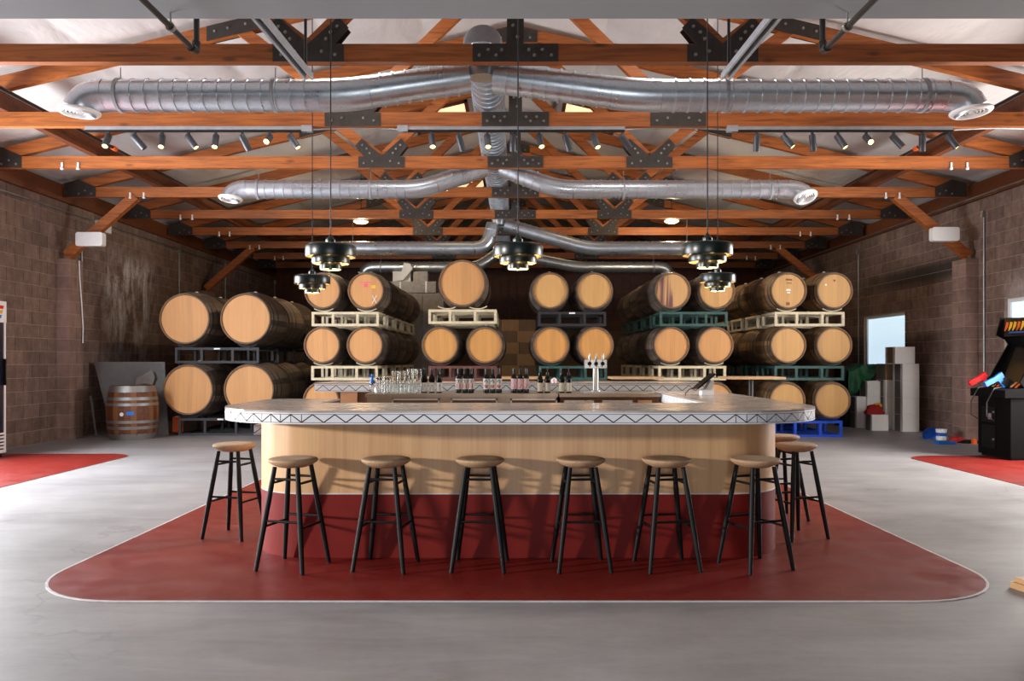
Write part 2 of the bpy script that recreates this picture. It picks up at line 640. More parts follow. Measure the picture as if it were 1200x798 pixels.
M['carton'] = plain('brown_carton', (146, 116, 88), 0.8, var=0.1)
M['carton_dark'] = plain('dusty_carton', (110, 90, 72), 0.8, var=0.12)
M['carton_white'] = plain('white_carton', (238, 235, 232), 0.7, var=0.03)
M['tape_grey'] = plain('grey_carton_print', (110, 106, 104), 0.7)
M['wrap'] = plain('wrapped_grey', (140, 132, 126), 0.35, var=0.2)
M['tarp'] = plain('green_tarp', (12, 84, 48), 0.6, var=0.25)
M['black_plastic'] = plain('black_plastic', (14, 14, 16), 0.5, spec=0.2)
M['arcade'] = plain('arcade_black', (14, 13, 14), 0.75, var=0.2, spec=0.08)
M['gun_red'] = plain('gun_red', (220, 28, 32), 0.4)
M['gun_blue'] = plain('gun_blue', (28, 112, 200), 0.4)
M['yellow'] = plain('yellow_paint', (236, 178, 30), 0.5)
M['orange'] = plain('orange_plastic', (222, 92, 32), 0.5)
M['pink'] = plain('pink_paint', (232, 92, 120), 0.6)
M['blue_plastic'] = plain('blue_plastic', (22, 84, 176), 0.4)
M['red_cloth'] = plain('red_cloth', (166, 24, 30), 0.7, var=0.25)
M['sheet'] = plain('grey_sheet', (104, 101, 100), 0.6, var=0.1)
M['back_wood'] = timber('back_wall_boards', (70, 34, 20), (104, 54, 32), False)
M['fridge_in'] = plain('cooler_inside', (30, 34, 50), 0.25)
M['navy'] = plain('screen_black', (16, 15, 16), 0.15)

# ------------------------------------------------------------------ the setting
XL, XR, YB = -7.38, 7.45, 24.6
o = MB().box(XL - 0.2, XR + 0.2, -3.0, YB + 0.2, -0.15, 0.0).build('floor', M['concrete'])
tag(o, 'pale worn concrete floor of the hall', 'floor', kind='structure')


def rounded(x0, x1, y0, y1, r, corners='1111', n=10):
    """ccw outline; corners in the order x0y0 x1y0 x1y1 x0y1; r may be a list"""
    rs = r if isinstance(r, (list, tuple)) else [r] * 4
    cs = [(x0, y0, 1, 1, PI), (x1, y0, -1, 1, 1.5 * PI), (x1, y1, -1, -1, 0), (x0, y1, 1, -1, 0.5 * PI)]
    out = []
    for i, (x, y, sx, sy, a0) in enumerate(cs):
        if corners[i] == '0':
            out.append((x, y))
            continue
        cx, cy = x + sx * rs[i], y + sy * rs[i]
        for k in range(n + 1):
            a = a0 + 0.5 * PI * k / n
            out.append((cx + rs[i] * math.cos(a), cy + rs[i] * math.sin(a)))
    return out


mat_poly = rounded(-2.72, 2.74, 4.215, 9.8, 0.62)
o = MB().prism(mat_poly, 0.0005, 0.004).build('floor_center', M['red'])
tag(o, 'dark red painted floor area around the bar', 'floor', kind='structure')
o = MB().prism(rounded(XL + 0.01, -5.15, 3.0, 10.97, 0.4, '0110'), 0.0005, 0.004).build('floor_left', M['red'])
tag(o, 'red painted floor area under the drinks cooler', 'floor', kind='structure')
o = MB().prism(rounded(5.15, XR - 0.01, 3.0, 10.75, 0.4, '1001'), 0.0005, 0.004).build('floor_right', M['red'])
tag(o, 'red painted floor area under the arcade machine', 'floor', kind='structure')
e = MB()
n = len(mat_poly)
out_poly = rounded(-2.735, 2.755, 4.20, 9.815, 0.635)
e.add([(x, y, 0.0006) for x, y in mat_poly] + [(x, y, 0.0006) for x, y in out_poly] + [(x, y, 0.006) for x, y in mat_poly] + [(x, y, 0.006) for x, y in out_poly],
      [f for i in range(n) for f in ((2 * n + i, 2 * n + (i + 1) % n, 3 * n + (i + 1) % n, 3 * n + i), (n + i, n + (i + 1) % n, 3 * n + (i + 1) % n, 3 * n + i), (i, (i + 1) % n, 2 * n + (i + 1) % n, 2 * n + i))])
tag(e.build('trim_1', M['edge']), 'thin pale edging strip around the red floor', 'trim', kind='structure')

# side walls: mortar core with openings, blocks proud of it
CH, BL = 0.2032, 0.4064
WT = 19 * CH


def side_wall(name, face, sgn, openings, mat, label, yi1):
    """face: x of the block face; sgn: +1 when the room lies towards +x"""
    core = MB()
    x0, x1 = sorted((face - sgn * 0.007, face - sgn * 0.2))
    ys = sorted({-3.0, YB} | {a for op in openings for a in op[:2]})
    for a, b in zip(ys[:-1], ys[1:]):
        ops = [op for op in openings if op[0] <= a and op[1] >= b]
        if ops:
            z0, z1 = ops[0][2], ops[0][3]
            if z0 > 0:
                core.box(x0, x1, a, b, 0, z0)
            core.box(x0, x1, a, b, z1, WT)
        else:
            core.box(x0, x1, a, b, 0, WT)
    w = core.build(name, M['mortar'])
    tag(w, label, 'wall', kind='structure')
    meshes = {}

    def blk(a, b):
        k = round(b - a, 3)
        if k not in meshes:
            xa, xb = sorted((0.0, -sgn * 0.02))
            meshes[k] = MB().box(xa, xb, -(b - a) / 2 + 0.004, (b - a) / 2 - 0.004, 0.004, CH - 0.004).mesh('block', mat)
        return meshes[k]
    far, near = MB(), MB()
    count = 0
    for c in range(19):
        y = -3.0 - (BL / 2 if c % 2 else 0)
        while y < YB:
            a, b = max(y, -3.0), min(y + BL, YB)
            y += BL
            if b - a < 0.05:
                continue
            segs = [(a, b)]
            for (p, q, z0, z1) in openings:
                if c * CH + CH / 2 < z0 or c * CH + CH / 2 > z1:
                    continue
                ns = []
                for (s, t) in segs:
                    if t <= p or s >= q:
                        ns.append((s, t))
                    else:
                        if s < p - 0.04:
                            ns.append((s, p))
                        if t > q + 0.04:
                            ns.append((q, t))
                segs = ns
            for (s, t) in segs:
                if 11.0 <= s and t <= yi1:
                    obj('block', blk(s, t), w, (face, (s + t) / 2, c * CH))
                    count += 1
                else:
                    xa, xb = sorted((face, face - sgn * 0.02))
                    (far if s > 11 else near).box(xa, xb, s + 0.004, t - 0.004, c * CH + 0.004, c * CH + CH - 0.004)
    tag(far.build('far_blocks', mat, w), kind='stuff')
    tag(near.build('near_blocks', mat, w), kind='stuff')
    return w


WIN_R = [(15.35, 17.15, 1.15, 2.22), (10.35, 12.22, 0.85, 2.22)]
side_wall('wall_left', XL, 1, [(0.9, 4.0, 0.0, 2.7), (6.0, 10.4, 0.0, 3.4)], M['block_left'], 'brown concrete block wall with white mineral bloom', 16.6)
side_wall('wall_right', XR, -1, [(7.9, 10.1, 0.0, 3.4)] + WIN_R, M['block_right'], 'brown concrete block wall with two bright windows', 17.2)
o = MB().box(XL - 0.2, XR + 0.2, YB, YB + 0.2, 0, 6.2).build('wall_back', M['carton_dark'])
tag(o, 'dim back wall behind the barrels', 'wall', kind='structure')
wb = o
bm_ = {}
for i in range(60):
    x = XL + 0.02 + i * 0.247
    z0 = 2.2
    m_ = bm_.setdefault(0, MB().box(-0.119, 0.119, -0.03, 0.0, 0, 1).mesh('board', M['back_wood']))
    b = obj('board', m_, wb, (x + 0.12, YB, z0))
    b.scale = (1, 1, 3.2)
o = MB().box(XL - 0.2, -1.6, -3.2, -3.0, 0, 6.2).box(1.6, XR + 0.2, -3.2, -3.0, 0, 6.2).box(-1.6, 1.6, -3.2, -3.0, 2.7, 6.2).box(-1.6, 1.6, -3.2, -3.0, 0, 0.3).build('wall_front', M['block'])  # middle gap made for the added front fill light
tag(o, 'brown block wall of the entrance side', 'wall', kind='structure')

# pilasters with courses
PZ = 14.4 * CH
for (sx, face, sgn, ys) in (('left', XL, 1, (13.1, 18.95)), ('right', XR, -1, (13.1, 18.95))):
    for py in ys:
        t = thing('pilaster', 'square brown block pilaster on the %s below the %s timber brace' % ('bloom-stained wall' if sgn > 0 else 'windowed wall', 'first' if py < 15 else 'rear'), 'pilaster', (face + sgn * 0.105, py, 0))
        MB().box(-0.098, 0.098, -0.198, 0.198, 0, PZ - 0.01).build('core', M['mortar'], t)
        for c in range(15):
            h = min(CH, PZ - c * CH)
            if h < 0.03:
                continue
            if c % 2:
                MB().box(-0.103, 0.103, -0.203, 0.203, c * CH + 0.004, c * CH + h - 0.004).build('block', M['pilaster'], t)
            else:
                MB().box(-0.103, 0.103, -0.203, -0.004, c * CH + 0.004, c * CH + h - 0.004).build('block', M['pilaster'], t)
                MB().box(-0.103, 0.103, 0.004, 0.203, c * CH + 0.004, c * CH + h - 0.004).build('block', M['pilaster'], t)

# windows in the right wall
for i, (a, b, z0, z1) in enumerate(WIN_R):
    fr = MB()
    xf0, xf1 = XR + 0.05, XR + 0.13
    fr.box(xf0, xf1, a, a + 0.06, z0, z1).box(xf0, xf1, b - 0.06, b, z0, z1).box(xf0, xf1, a + 0.06, b - 0.06, z0, z0 + 0.06).box(xf0, xf1, a + 0.06, b - 0.06, z1 - 0.06, z1)
    fo = fr.build('window_%d' % (i + 1), M['white'])
    tag(fo, ['white framed frosted window behind the white cartons', 'white framed frosted window behind the arcade machine'][i], 'window', kind='structure')
    MB().box(XR + 0.08, XR + 0.10, a + 0.06, b - 0.06, z0 + 0.06, z1 - 0.06).build('pane', M['win_pane'], fo)

# opaque ribbed panels added in the side openings to stop the outside key light
for i, (x0, a, b, lab) in enumerate(((XL - 0.16, 6.0, 10.4, 'drinks cooler'), (XR + 0.10, 7.9, 10.1, 'arcade machine'))):
    d = MB().box(x0, x0 + 0.03, a, b, 0, 3.4).build('door_%d' % (i + 1), M['white'])
    tag(d, 'pale light-blocking panel added in the side opening near the %s' % lab, 'door', kind='structure')
    for k in range(8):
        MB().box(x0 + 0.03, x0 + 0.05, a, b, 0.05 + k * 0.425, 0.05 + k * 0.425 + 0.4).build('panel', M['white'], d)
# ledger timbers on the wall heads
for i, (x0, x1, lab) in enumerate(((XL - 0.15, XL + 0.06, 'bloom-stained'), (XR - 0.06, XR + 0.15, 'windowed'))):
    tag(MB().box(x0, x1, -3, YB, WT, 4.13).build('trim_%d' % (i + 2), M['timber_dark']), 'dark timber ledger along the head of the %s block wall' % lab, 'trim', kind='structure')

# roof: quilted insulation sagging between seams
RIDGE, SL = 6.0, 0.24


def roof_z(x):
    return RIDGE - SL * abs(x)


T0, TS = 7.17, 1.945
TY = [T0 + TS * k for k in range(9)]
SKY = [(-1.3, 14.05), (1.3, 14.05), (-1.22, 19.85), (1.22, 19.85), (-1.9, 8.15), (1.9, 8.15)]
g = MB()
nx, ny = 370, 360
xs = [XL - 0.15 + (XR - XL + 0.3) * i / nx for i in range(nx + 1)]
ysg = [-3 + (YB + 3) * j / ny for j in range(ny + 1)]
vs = []
for y in ysg:
    for x in xs:
        px = abs(x) % 1.22 / 1.22
        py = ((y - T0) % TS) / TS
        sag = abs(math.sin(PI * px) * math.sin(PI * py)) ** 0.4
        s = 0.07 * sag
        for (sx_, sy_) in SKY:
            if abs(x - sx_) < 0.65 and abs(y - sy_) < 0.75:
                s = 0
        vs.append((x, y, roof_z(x) - s))
W = nx + 1
g.add(vs, [(j * W + i, (j + 1) * W + i, (j + 1) * W + i + 1, j * W + i + 1) for j in range(ny) for i in range(nx)])
n0 = len(g.v)
g.add([(XL - 0.15, -3, 4.6), (0, -3, 6.4), (XR + 0.15, -3, 4.6), (XL - 0.15, YB, 4.6), (0, YB, 6.4), (XR + 0.15, YB, 4.6)], [(0, 1, 4, 3), (1, 2, 5, 4)])
m_ = bpy.data.meshes.new('ceiling')
m_.from_pydata(g.v, [], g.f)
m_.materials.append(M['quilt'])
m_.polygons.foreach_set('use_smooth', [True] * len(m_.polygons))
m_.update()
tag(obj('ceiling', m_), 'white quilted insulation under the pitched roof', 'ceiling', kind='structure')
# low soffit over the entrance
SOFZ, SOFY = 3.185, 4.5
tag(MB().box(XL - 0.1, XR + 0.1, -3, SOFY, SOFZ, SOFZ + 0.35).build('ceiling_front', M['soffit']), 'grey painted soffit over the entrance', 'ceiling', kind='structure')
for i, (x0, x1) in enumerate(((XL - 0.1, -4.3), (3.1, XR + 0.1))):  # partitions added out of view to keep roll-up light off the near floor
    tag(MB().box(x0, x1, SOFY - 0.2, SOFY, 0, SOFZ + 0.35).build('wall_light_block_' + ('left', 'right')[i], M['block']), 'added block wall beside the entrance opening, blocking side light', 'wall', kind='structure')
for i, (sx_, sy_) in enumerate(SKY):
    t = thing('window_%d' % (i + 3), 'glowing skylight panel in the roof %s' % ('between the bar and the barrels' if sy_ < 10 else ('over the front barrels' if sy_ < 16 else 'over the back of the hall')), 'skylight', (sx_, sy_, roof_z(sx_) - 0.13), 0, 'skylights in the roof slopes')
    t['kind'] = 'structure'
    t.rotation_euler = (0, math.atan(SL) * (1 if sx_ > 0 else -1), 0)
    w, d = 0.5, 0.6
    for (a, b, c, e_) in ((-w, w, -d, -d + 0.06), (-w, w, d - 0.06, d), (-w, -w + 0.06, -d, d), (w - 0.06, w, -d, d)):
        MB().box(a, b, c, e_, -0.05, 0.16).build('curb', M['timber_dark'], t)
    MB().box(-w + 0.06, w - 0.06, -d + 0.06, d - 0.06, 0.04, 0.06).build('pane', M['sky_pane'], t)

# ------------------------------------------------------------------ roof trusses
CB, CT = 3.925, 4.085          # bottom chord underside and top
CW = 0.09
HW = 7.3
NX = 1.84                      # bottom chord nodes


def tc_z(x):
    return roof_z(x) - 0.19


def make_truss():
    t = thing('roof_truss', '', 'truss', (0, 0, 0), 0, 'timber roof trusses')
    MB().box(-HW, HW, -CW / 2, CW / 2, CB, CT).build('bottom_chord', M['timber'], t)
    for s in (-1, 1):
        MB().bar((0, 0, tc_z(0)), (s * HW, 0, tc_z(HW)), CW, 0.16).build('top_chord', M['timber'], t)
        MB().bar((s * NX, 0, CT - 0.03), (s * 0.12, 0, tc_z(0) - 0.06), CW * 0.9, 0.13).build('web', M['timber'], t)
        MB().bar((s * NX, 0, CT - 0.03), (s * 3.15, 0, tc_z(3.15)), CW * 0.9, 0.13).build('web', M['timber'], t)
    MB().bar((0, 0, CT), (0, 0, tc_z(0)), 0.13, CW * 0.9).build('king_post', M['timber'], t)

    # gusset plates, front and back faces joined per plate
    def plate(name, polys, bolts, loc):
        pm = MB()
        for poly in polys:
            for y0, y1 in ((-CW / 2 - 0.008, -CW / 2), (CW / 2, CW / 2 + 0.008)):
                pm.prism(poly, y0, y1, 'XZ')
        p = pm.build(name, M['plate'], t, loc=loc)
        bm = MB()
        for (bx, bz) in bolts:
            bm.lathe([(0.013, -CW / 2 - 0.022), (0.017, -CW / 2 - 0.008)], 6, 'Y', (bx, 0, bz), True, False)
        tag(bm.build('bolts', M['bolt'], p), kind='stuff')
    hh = CT - CB
    cen = [(-0.38, 0), (0.38, 0), (0.38, hh), (0.075, hh), (0.075, 0.62), (-0.075, 0.62), (-0.075, hh), (-0.38, hh)]
    bl = [(s * x, hh * z) for s in (-1, 1) for x, z in ((0.32, 0.35), (0.24, 0.65), (0.17, 0.35), (0.12, 0.65))] + [(0.02 * (-1) ** k, 0.22 + 0.1 * k) for k in range(4)]
    plate('gusset_plate', [cen], bl, (0, 0, CB))
    V = [(-0.315, 0), (0.315, 0), (0.315, hh * 0.95), (0.24, hh * 0.95), (0.36, 0.30), (0.27, 0.40), (0.0, hh * 1.0), (-0.27, 0.40), (-0.36, 0.30), (-0.24, hh * 0.95), (-0.315, hh * 0.95)]
    bl = [(s * x, z) for s in (-1, 1) for x, z in ((0.24, 0.06), (0.12, 0.09), (0.16, 0.2), (0.26, 0.31), (0.2, 0.26))]
    for s in (-1, 1):
        plate('gusset_plate', [V], bl, (s * NX, 0, CB))
    for s in (-1, 1):        # plates on the top chord where the outer web meets it
        sl = -s * SL
        c = [(-0.34, -0.09 - 0.34 * sl), (0.34, -0.09 + 0.34 * sl), (0.34, 0.08 + 0.34 * sl), (-0.34, 0.08 - 0.34 * sl)]
        plate('gusset_plate', [c], [(-0.25, -0.25 * sl), (-0.1, -0.1 * sl), (0.1, 0.1 * sl), (0.25, 0.25 * sl)], (s * 3.15, 0, tc_z(3.15)))
        h = [(s * 6.78, CB), (s * 7.29, CB), (s * 7.29, tc_z(7.29) + 0.08), (s * 7.05, tc_z(7.05) + 0.09), (s * 6.78, CT)]
        plate('heel_plate', [h], [(s * 6.85, CB + 0.05), (s * 6.95, CB + 0.1), (s * 7.05, CB + 0.05)], (0, 0, 0))
    c = [(-0.3, -0.16), (0.3, -0.16), (0.3, 0.0), (0, 0.07), (-0.3, 0.0)]
    plate('ridge_plate', [c], [(-0.2, -0.1), (0.2, -0.1), (-0.1, -0.06), (0.1, -0.06)], (0, 0, tc_z(0)))
    return t


truss = make_truss()
ORD = ['first', 'second', 'third', 'fourth', 'fifth', 'sixth', 'seventh', 'eighth', 'ninth']
for k, y in enumerate(TY):
    t = truss if k == 0 else copy_tree(truss)
    t.location = (0, y, 0)
    t['label'] = 'orange timber roof truss with steel gusset plates, %s back from the entrance soffit' % ORD[k]
for k in (3, 6):
    for s, lab in ((-1, 'bloom-stained wall'), (1, 'windowed wall')):
        b = MB()
        fx = (XL + 0.14) if s < 0 else (XR - 0.14)
        p1 = Vector((s * 6.15, TY[k], CB + 0.02))
        p0 = Vector((fx + 0.02 * s, TY[k], 2.98))
        b.bar((0, 0, 0), p1 - p0, 0.11, 0.15)
        o = b.build('knee_brace', M['timber'], None, loc=p0)
        tag(o, 'slanting timber brace from the %s pilaster to the %s truss' % (lab, ORD[k]), 'brace', 'timber knee braces')
# long bridging timbers lying on the bottom chords
for s, lab in ((-1, 'bloom-stained'), (1, 'windowed')):
    o = MB().box(-0.05, 0.05, 0, YB - 6.5, 0, 0.2).build('bridging_beam', M['timber_dark'], loc=(s * 5.78, 6.0, CT))
    tag(o, 'long timber laid over the truss chords beside the %s wall' % lab, 'beam', 'bridging timbers')
# sprinkler mains on the chords
for s, lab in ((-1, 'bloom-stained'), (1, 'windowed')):
    o = MB().tube([(0, 0, 0), (0, YB - 6.3, 0)], 0.021, 10).build('sprinkler_pipe', M['black_pipe'], None, True, (s * 5.35, 5.6, CT + 0.022))
    tag(o, 'thin black sprinkler pipe over the trusses near the %s wall' % lab, 'pipe', 'roof sprinkler pipes')
    MB().tube([(0, 0, 0), (0, 0.09, 0)], 0.032, 10).build('coupling', M['orange'], o, True, (0, 5.05, 0))
# clips on the chords
clip = MB()
clip.box(-0.02, 0.02, -0.01, 0.01, -0.03, 0.07).lathe([(0.0, -0.05), (0.035, -0.035), (0.035, -0.005), (0.0, 0.0)], 10, 'Z', (0, 0, -0.03))
clipm = clip.mesh('cable_clip', M['white'])
for k in range(1, 8):
    for s in (-1, 1):
        for dx in (-0.12, 0.1):
            o = obj('cable_clip', clipm, None, (s * 6.1 + dx, TY[k] - CW / 2 - 0.012, CB + 0.02))
            o.scale = (0.6, 0.6, 0.7)
            tag(o, 'small white clip on the %s truss chord near the %s wall, %s of two' % (ORD[k], 'bloom-stained' if s < 0 else 'windowed', 'wallward' if dx * s > 0 else 'barward'), 'clip', 'white clips on the truss chords')

# entrance pipes and door rails below the soffit
for s, px in ((-1, -1.90), (1, 1.83)):
    ez = 3.105
    pts = [(0, 0, 0), (0, 4.70, 0), (0, 4.76, 0.02), (0, 4.78, 0.08), (0, 4.78, 2.3)]
    t = thing('drop_pipe', 'black pipe under the soffit turning up %s the ventilation trunk' % ('beyond the cap side of' if s < 0 else 'on the far side of'), 'pipe', (px, 0, ez), 0)
    t['label'] = 'black pipe hung under the soffit on the %s side' % ('drinks cooler' if s < 0 else 'arcade machine')
    MB().tube(pts, 0.017, 10).build('pipe', M['black_pipe'], t, True)
    MB().tube([(0, 4.70, -0.002), (0, 4.765, 0.005), (0, 4.78, 0.06)], 0.024, 10).build('elbow', M['black_pipe'], t, True)
    MB().tube([(0, 4.42, 0.02), (0, 4.42, 0.085)], 0.005, 8).build('hanger_rod', M['bolt'], t)
    MB().lathe([(0.02, -0.012), (0.026, -0.012), (0.026, 0.012), (0.02, 0.012)], 12, 'Y', (0, 4.42, 0)).build('hanger_ring', M['bolt'], t, True)
for s in (-1, 1):
    y0, y1 = 4.52, 6.35
    u0 = (312, 30) if s < 0 else (899, 30)
    u1 = (362, 90) if s < 0 else (850, 90)
    p0, p1 = at(u0[0], u0[1], 5.0), at(u1[0], u1[1], 6.25)
    d = (p1 - p0) / 1.25
    p0 = p0 - d * 0.45
    t = thing('door_rail', 'grey steel channel rail sloping up from the soffit on the %s side' % ('drinks cooler' if s < 0 else 'arcade machine'), 'rail', p0)
    q = p1 - p0
    for dx in (-0.028, 0.028):
        MB().bar((dx, 0, 0), q + Vector((dx, 0, 0)), 0.016, 0.05).build('rail_flange', M['rail_steel'], t)
    MB().bar((0, 0, 0.02), q + Vector((0, 0, 0.02)), 0.05, 0.008).build('rail_web', M['black_pipe'], t)
    MB().tube([q + Vector((0, -0.1, 0.02)), Vector((q.x, q.y - 0.1, roof_z(p1.x) - p0.z))], 0.012, 8).build('hanger_rod', M['black_pipe'], t)


# ------------------------------------------------------------------ ventilation ducts
def resample(pts, step):
    pts = [Vector(p) for p in pts]
    out = [pts[0]]
    for a, b in zip(pts[:-1], pts[1:]):
        n = max(1, int(round((b - a).length / step)))
        for i in range(1, n + 1):
            out.append(a.lerp(b, i / n))
    return out


def ribbed(pts, r, pitch=0.13, seg=20, rib=0.009):
    mb = MB()
    st = resample(pts, pitch)
    P, RR = [st[0]], [r]
    for i in range(1, len(st) - 1):
        a, c = st[i - 1], st[i + 1]
        d = (c - a).normalized()
        P += [st[i] - d * 0.0082, st[i] - d * 0.008, st[i] + d * 0.008, st[i] + d * 0.0082]
        RR += [r, r + rib, r + rib, r]
    P.append(st[-1])
    RR.append(r)
    return mb.tube(P, RR, seg, True)


def diffuser(parent, p, aim, r):
    rot = Vector(aim).to_track_quat('-Z', 'Y').to_euler()
    d = MB().lathe([(r * 0.9, 0.03), (r * 0.92, -0.004), (r * 0.98, -0.016), (r * 1.15, -0.012), (r * 1.27, 0.004), (r * 1.28, 0.012), (r * 0.9, 0.03)], 32, 'Z').build('diffuser', M['diff'], parent, True, p, rot)
    MB().lathe([(0.001, 0.028), (r * 0.92, 0.028)], 24, 'Z').build('throat_shade_disc', M['head_grey'], d)  # flat dark disc stands in for the shaded hollow behind the louvers
    for k in range(4):
        a = r * (0.82 - 0.2 * k)
        MB().lathe([(a, 0.02), (a - r * 0.07, -0.012), (a - r * 0.1, -0.012), (a - r * 0.03, 0.02)], 28, 'Z').build('louver_ring', M['diff'], d, True)


def bend(a, b, c, n=6):
    """quadratic corner from a over b to c"""
    a, b, c = Vector(a), Vector(b), Vector(c)
    return [(a * (1 - t) ** 2 + b * 2 * t * (1 - t) + c * t * t) for t in [i / n for i in range(n + 1)]]


TRX, TRZ = -0.31, 4.275
t = thing('main_duct', 'wide galvanized trunk duct lying over the truss chords', 'duct', (TRX, 7.62, TRZ - 0.18))
ribbed([(0, 0, 0.18), (0, 14.5, 0.18)], 0.178, 0.15, 24).build('duct_pipe', M['duct'], t, True)
MB().lathe([(0.002, -0.02), (0.17, -0.02), (0.186, -0.01), (0.186, 0.03)], 28, 'Y', (0, 0, 0.18)).build('end_cap', M['duct_cap'], t, True)


def branch(y, zc, r, xl, xr, kl, kr, lab, jz, al, ar):
    """the pair of branches at one truss: arms drop from the trunk and run out to both sides"""
    for s, xe, xk, aim in ((-1, xl, kl, al), (1, xr, kr, ar)):
        t = thing('branch_duct', '%s spiral branch duct ending in a white diffuser on the %s side' % (lab, 'drinks cooler' if s < 0 else 'arcade machine'), 'duct', (xe, y, zc - r), 0, 'spiral branch ducts')
        B = Vector((xe, y, zc - r))
        joint = Vector((TRX + s * 0.12, y + 0.12, jz))
        knee = Vector((xk, y, zc))
        end = Vector((xe, y, zc))
        dk = (joint - knee).normalized()
        k0, k1 = knee + dk * 0.22, knee + Vector((s * 0.22, 0, 0))
        ribbed([joint - B, k0 - B], r, 0.12).build('sloping_duct', M['duct'], t, True)
        MB().tube([p - B for p in bend(k0, knee, k1, 4)], r + 0.004, 20).build('elbow', M['duct'], t, True)
        e0 = end - Vector((s * 0.1, 0, 0))
        ribbed([k1 - B, e0 - B], r, 0.13).build('level_duct', M['duct'], t, True)
        av = Vector(aim).normalized()
        e2 = end + Vector((s * r * 1.0, 0, 0)) + av * (r * 0.95)
        MB().tube([p - B for p in bend(e0, end + Vector((s * r * 0.75, 0, 0)), e2, 4)], r + 0.003, 20).build('outlet_elbow', M['duct'], t, True)
        diffuser(t, e2 + av * 0.02 - B, av, r)
        nst = 2
        for i in range(nst):
            sx_ = xk + (xe - xk) * (0.28 + 0.62 * i)
            if y < 12 or i == 1:
                p = Vector((sx_, y, zc)) - B
                MB().lathe([(r + 0.002, -0.014), (r + 0.012, -0.014), (r + 0.012, 0.014), (r + 0.002, 0.014)], 24, 'X', p).build('strap', M['duct_cap'], t, True)
                MB().tube([p + Vector((0, 0, r)), p + Vector((0, 0, CB - zc))], 0.005, 8).build('hanger_rod', M['bolt'], t)
    # fitting under the trunk
    t = thing('duct_saddle', '%s saddle fitting joining branch ducts to the trunk' % lab, 'duct', (TRX, y + 0.14, jz - r))
    MB().tube([(0, 0, r), (0, 0, r + 0.1), (0, 0, TRZ - jz + r - 0.1)], [r * 0.9, r * 0.95, r * 0.8], 20).build('saddle', M['duct'], t, True)


branch(7.27, vz(112, 7.27), 0.142, ux(112, 7.27), ux(1118, 7.27), ux(405, 7.27), ux(745, 7.27), 'foremost', 3.88, (-0.03, -0.03, -1), (0.05, -0.06, -1))
branch(11.2, vz(222, 11.2), 0.128, ux(282, 11.2), ux(930, 11.2), ux(494, 11.2), ux(653, 11.2), 'second', 4.0, (-0.05, -0.17, -1), (0.15, -0.5, -1))
branch(15.05, vz(291, 15.05), 0.128, ux(396, 15.05), ux(818, 15.05), ux(570, 15.05), ux(688, 15.05), 'third', 3.85, (-0.1, 0.3, -1), (0.1, 0.3, -1))
branch(19.0, vz(313, 19.0), 0.128, ux(434, 19.0), ux(776, 19.0), ux(560, 19.0), ux(676, 19.0), 'rearmost', 3.85, (-0.1, 0.3, -1), (0.1, 0.3, -1))

# ------------------------------------------------------------------ track lights
def track(u0, u1, heads, lab):
    y = TY[1] - 0.02
    zt = CB
    x0, x1 = ux(u0, y), ux(u1, y)
    t = thing('light_track', 'grey lighting track under the second truss, %s' % lab, 'track', (x0, y, zt - 0.06))
    MB().box(0, x1 - x0, -0.022, 0.022, 0.022, 0.06).build('track_rail', M['rail_steel'], t)
    MB().box(0, x1 - x0, -0.016, 0.016, 0.0, 0.022).build('track_slot', M['black_pipe'], t)
    bx = x1 - x0 if lab.startswith('on the drinks') else 0
    MB().box(bx - 0.06, bx + 0.06, -0.03, 0.03, 0.0, 0.07).build('junction_box', M['rail_steel'], t)
    for hn, (u, dx, dy, lit) in enumerate(heads):
        x = ux(u, y)
        h = thing('track_spotlight', '%s grey spotlight, %s along the track %s' % ('glowing' if lit else 'turned-away', ORD[hn], lab), 'spotlight', (x, y, zt - 0.06), 0, 'track spotlights')
        MB().box(-0.012, 0.012, -0.012, 0.012, -0.05, 0).build('stem', M['head_grey'], h)
        d = Vector((dx, dy, -1)).normalized()
        rot = (-d).to_track_quat('Z', 'Y').to_euler()
        b = MB().lathe([(0.002, 0.035), (0.03, 0.033), (0.037, 0.02), (0.037, -0.155), (0.030, -0.155), (0.028, -0.14)], 16, 'Z').build('lamp_body', M['head_grey'], h, True, (0, 0, -0.06), rot)
        MB().lathe([(0.002, -0.148), (0.029, -0.146)], 16, 'Z').build('lamp_face', M['led'] if lit else M['head_grey'], b)
        if lit:
            ld = bpy.data.lights.new('track_lamp', 'SPOT')
            ld.energy = 40
            ld.color = (1.0, 0.86, 0.68)
            ld.spot_size = R(60)
            ld.spot_blend = 0.8
            ld.shadow_soft_size = 0.03
            lo = bpy.data.objects.new('track_lamp', ld)
            COL.objects.link(lo)
            lo.parent = b
            lo.location = (0, 0, -0.17)
    return t


def hd(us, pat):
    return [(u, *p) for u, p in zip(us, pat)]


away = (0.25, 0.55, 0)
PL = [(0.03, -0.7, 1), (0.8, 0.3, 0), (0.15, -0.6, 1), (0.75, -0.1, 1), (0.1, -0.6, 1), (0.45, 0.4, 0), (0.0, -1.5, 1), (0.7, -0.15, 1)]
track(100, 360, hd([127, 158, 190, 221, 253, 284, 316, 341], PL), 'on the drinks cooler side')
PC = [(0.15, -0.6, 1), (0.3, 0.4, 0), (0.1, -0.6, 1), (0.0, 0.4, 0), (0.2, -0.6, 1), (0.35, 0.3, 0), (0.3, -0.5, 1), (0.9, 0.5, 0)]
track(472, 732, hd([506, 538, 571, 601, 632, 663, 696, 729], PC), 'over the bar')
PR = [(0.1, 0.4, 0), (0.7, -0.35, 1), (0.25, 0.4, 0), (0.5, -0.4, 1), (0.0, -1.4, 1), (0.75, -0.3, 1), (0.12, 0.3, 0), (0.55, -0.3, 1)]
track(858, 1116, hd([887, 919, 952, 982, 1015, 1047, 1081, 1112], PR), 'on the arcade machine side')
y = TY[1] - 0.02
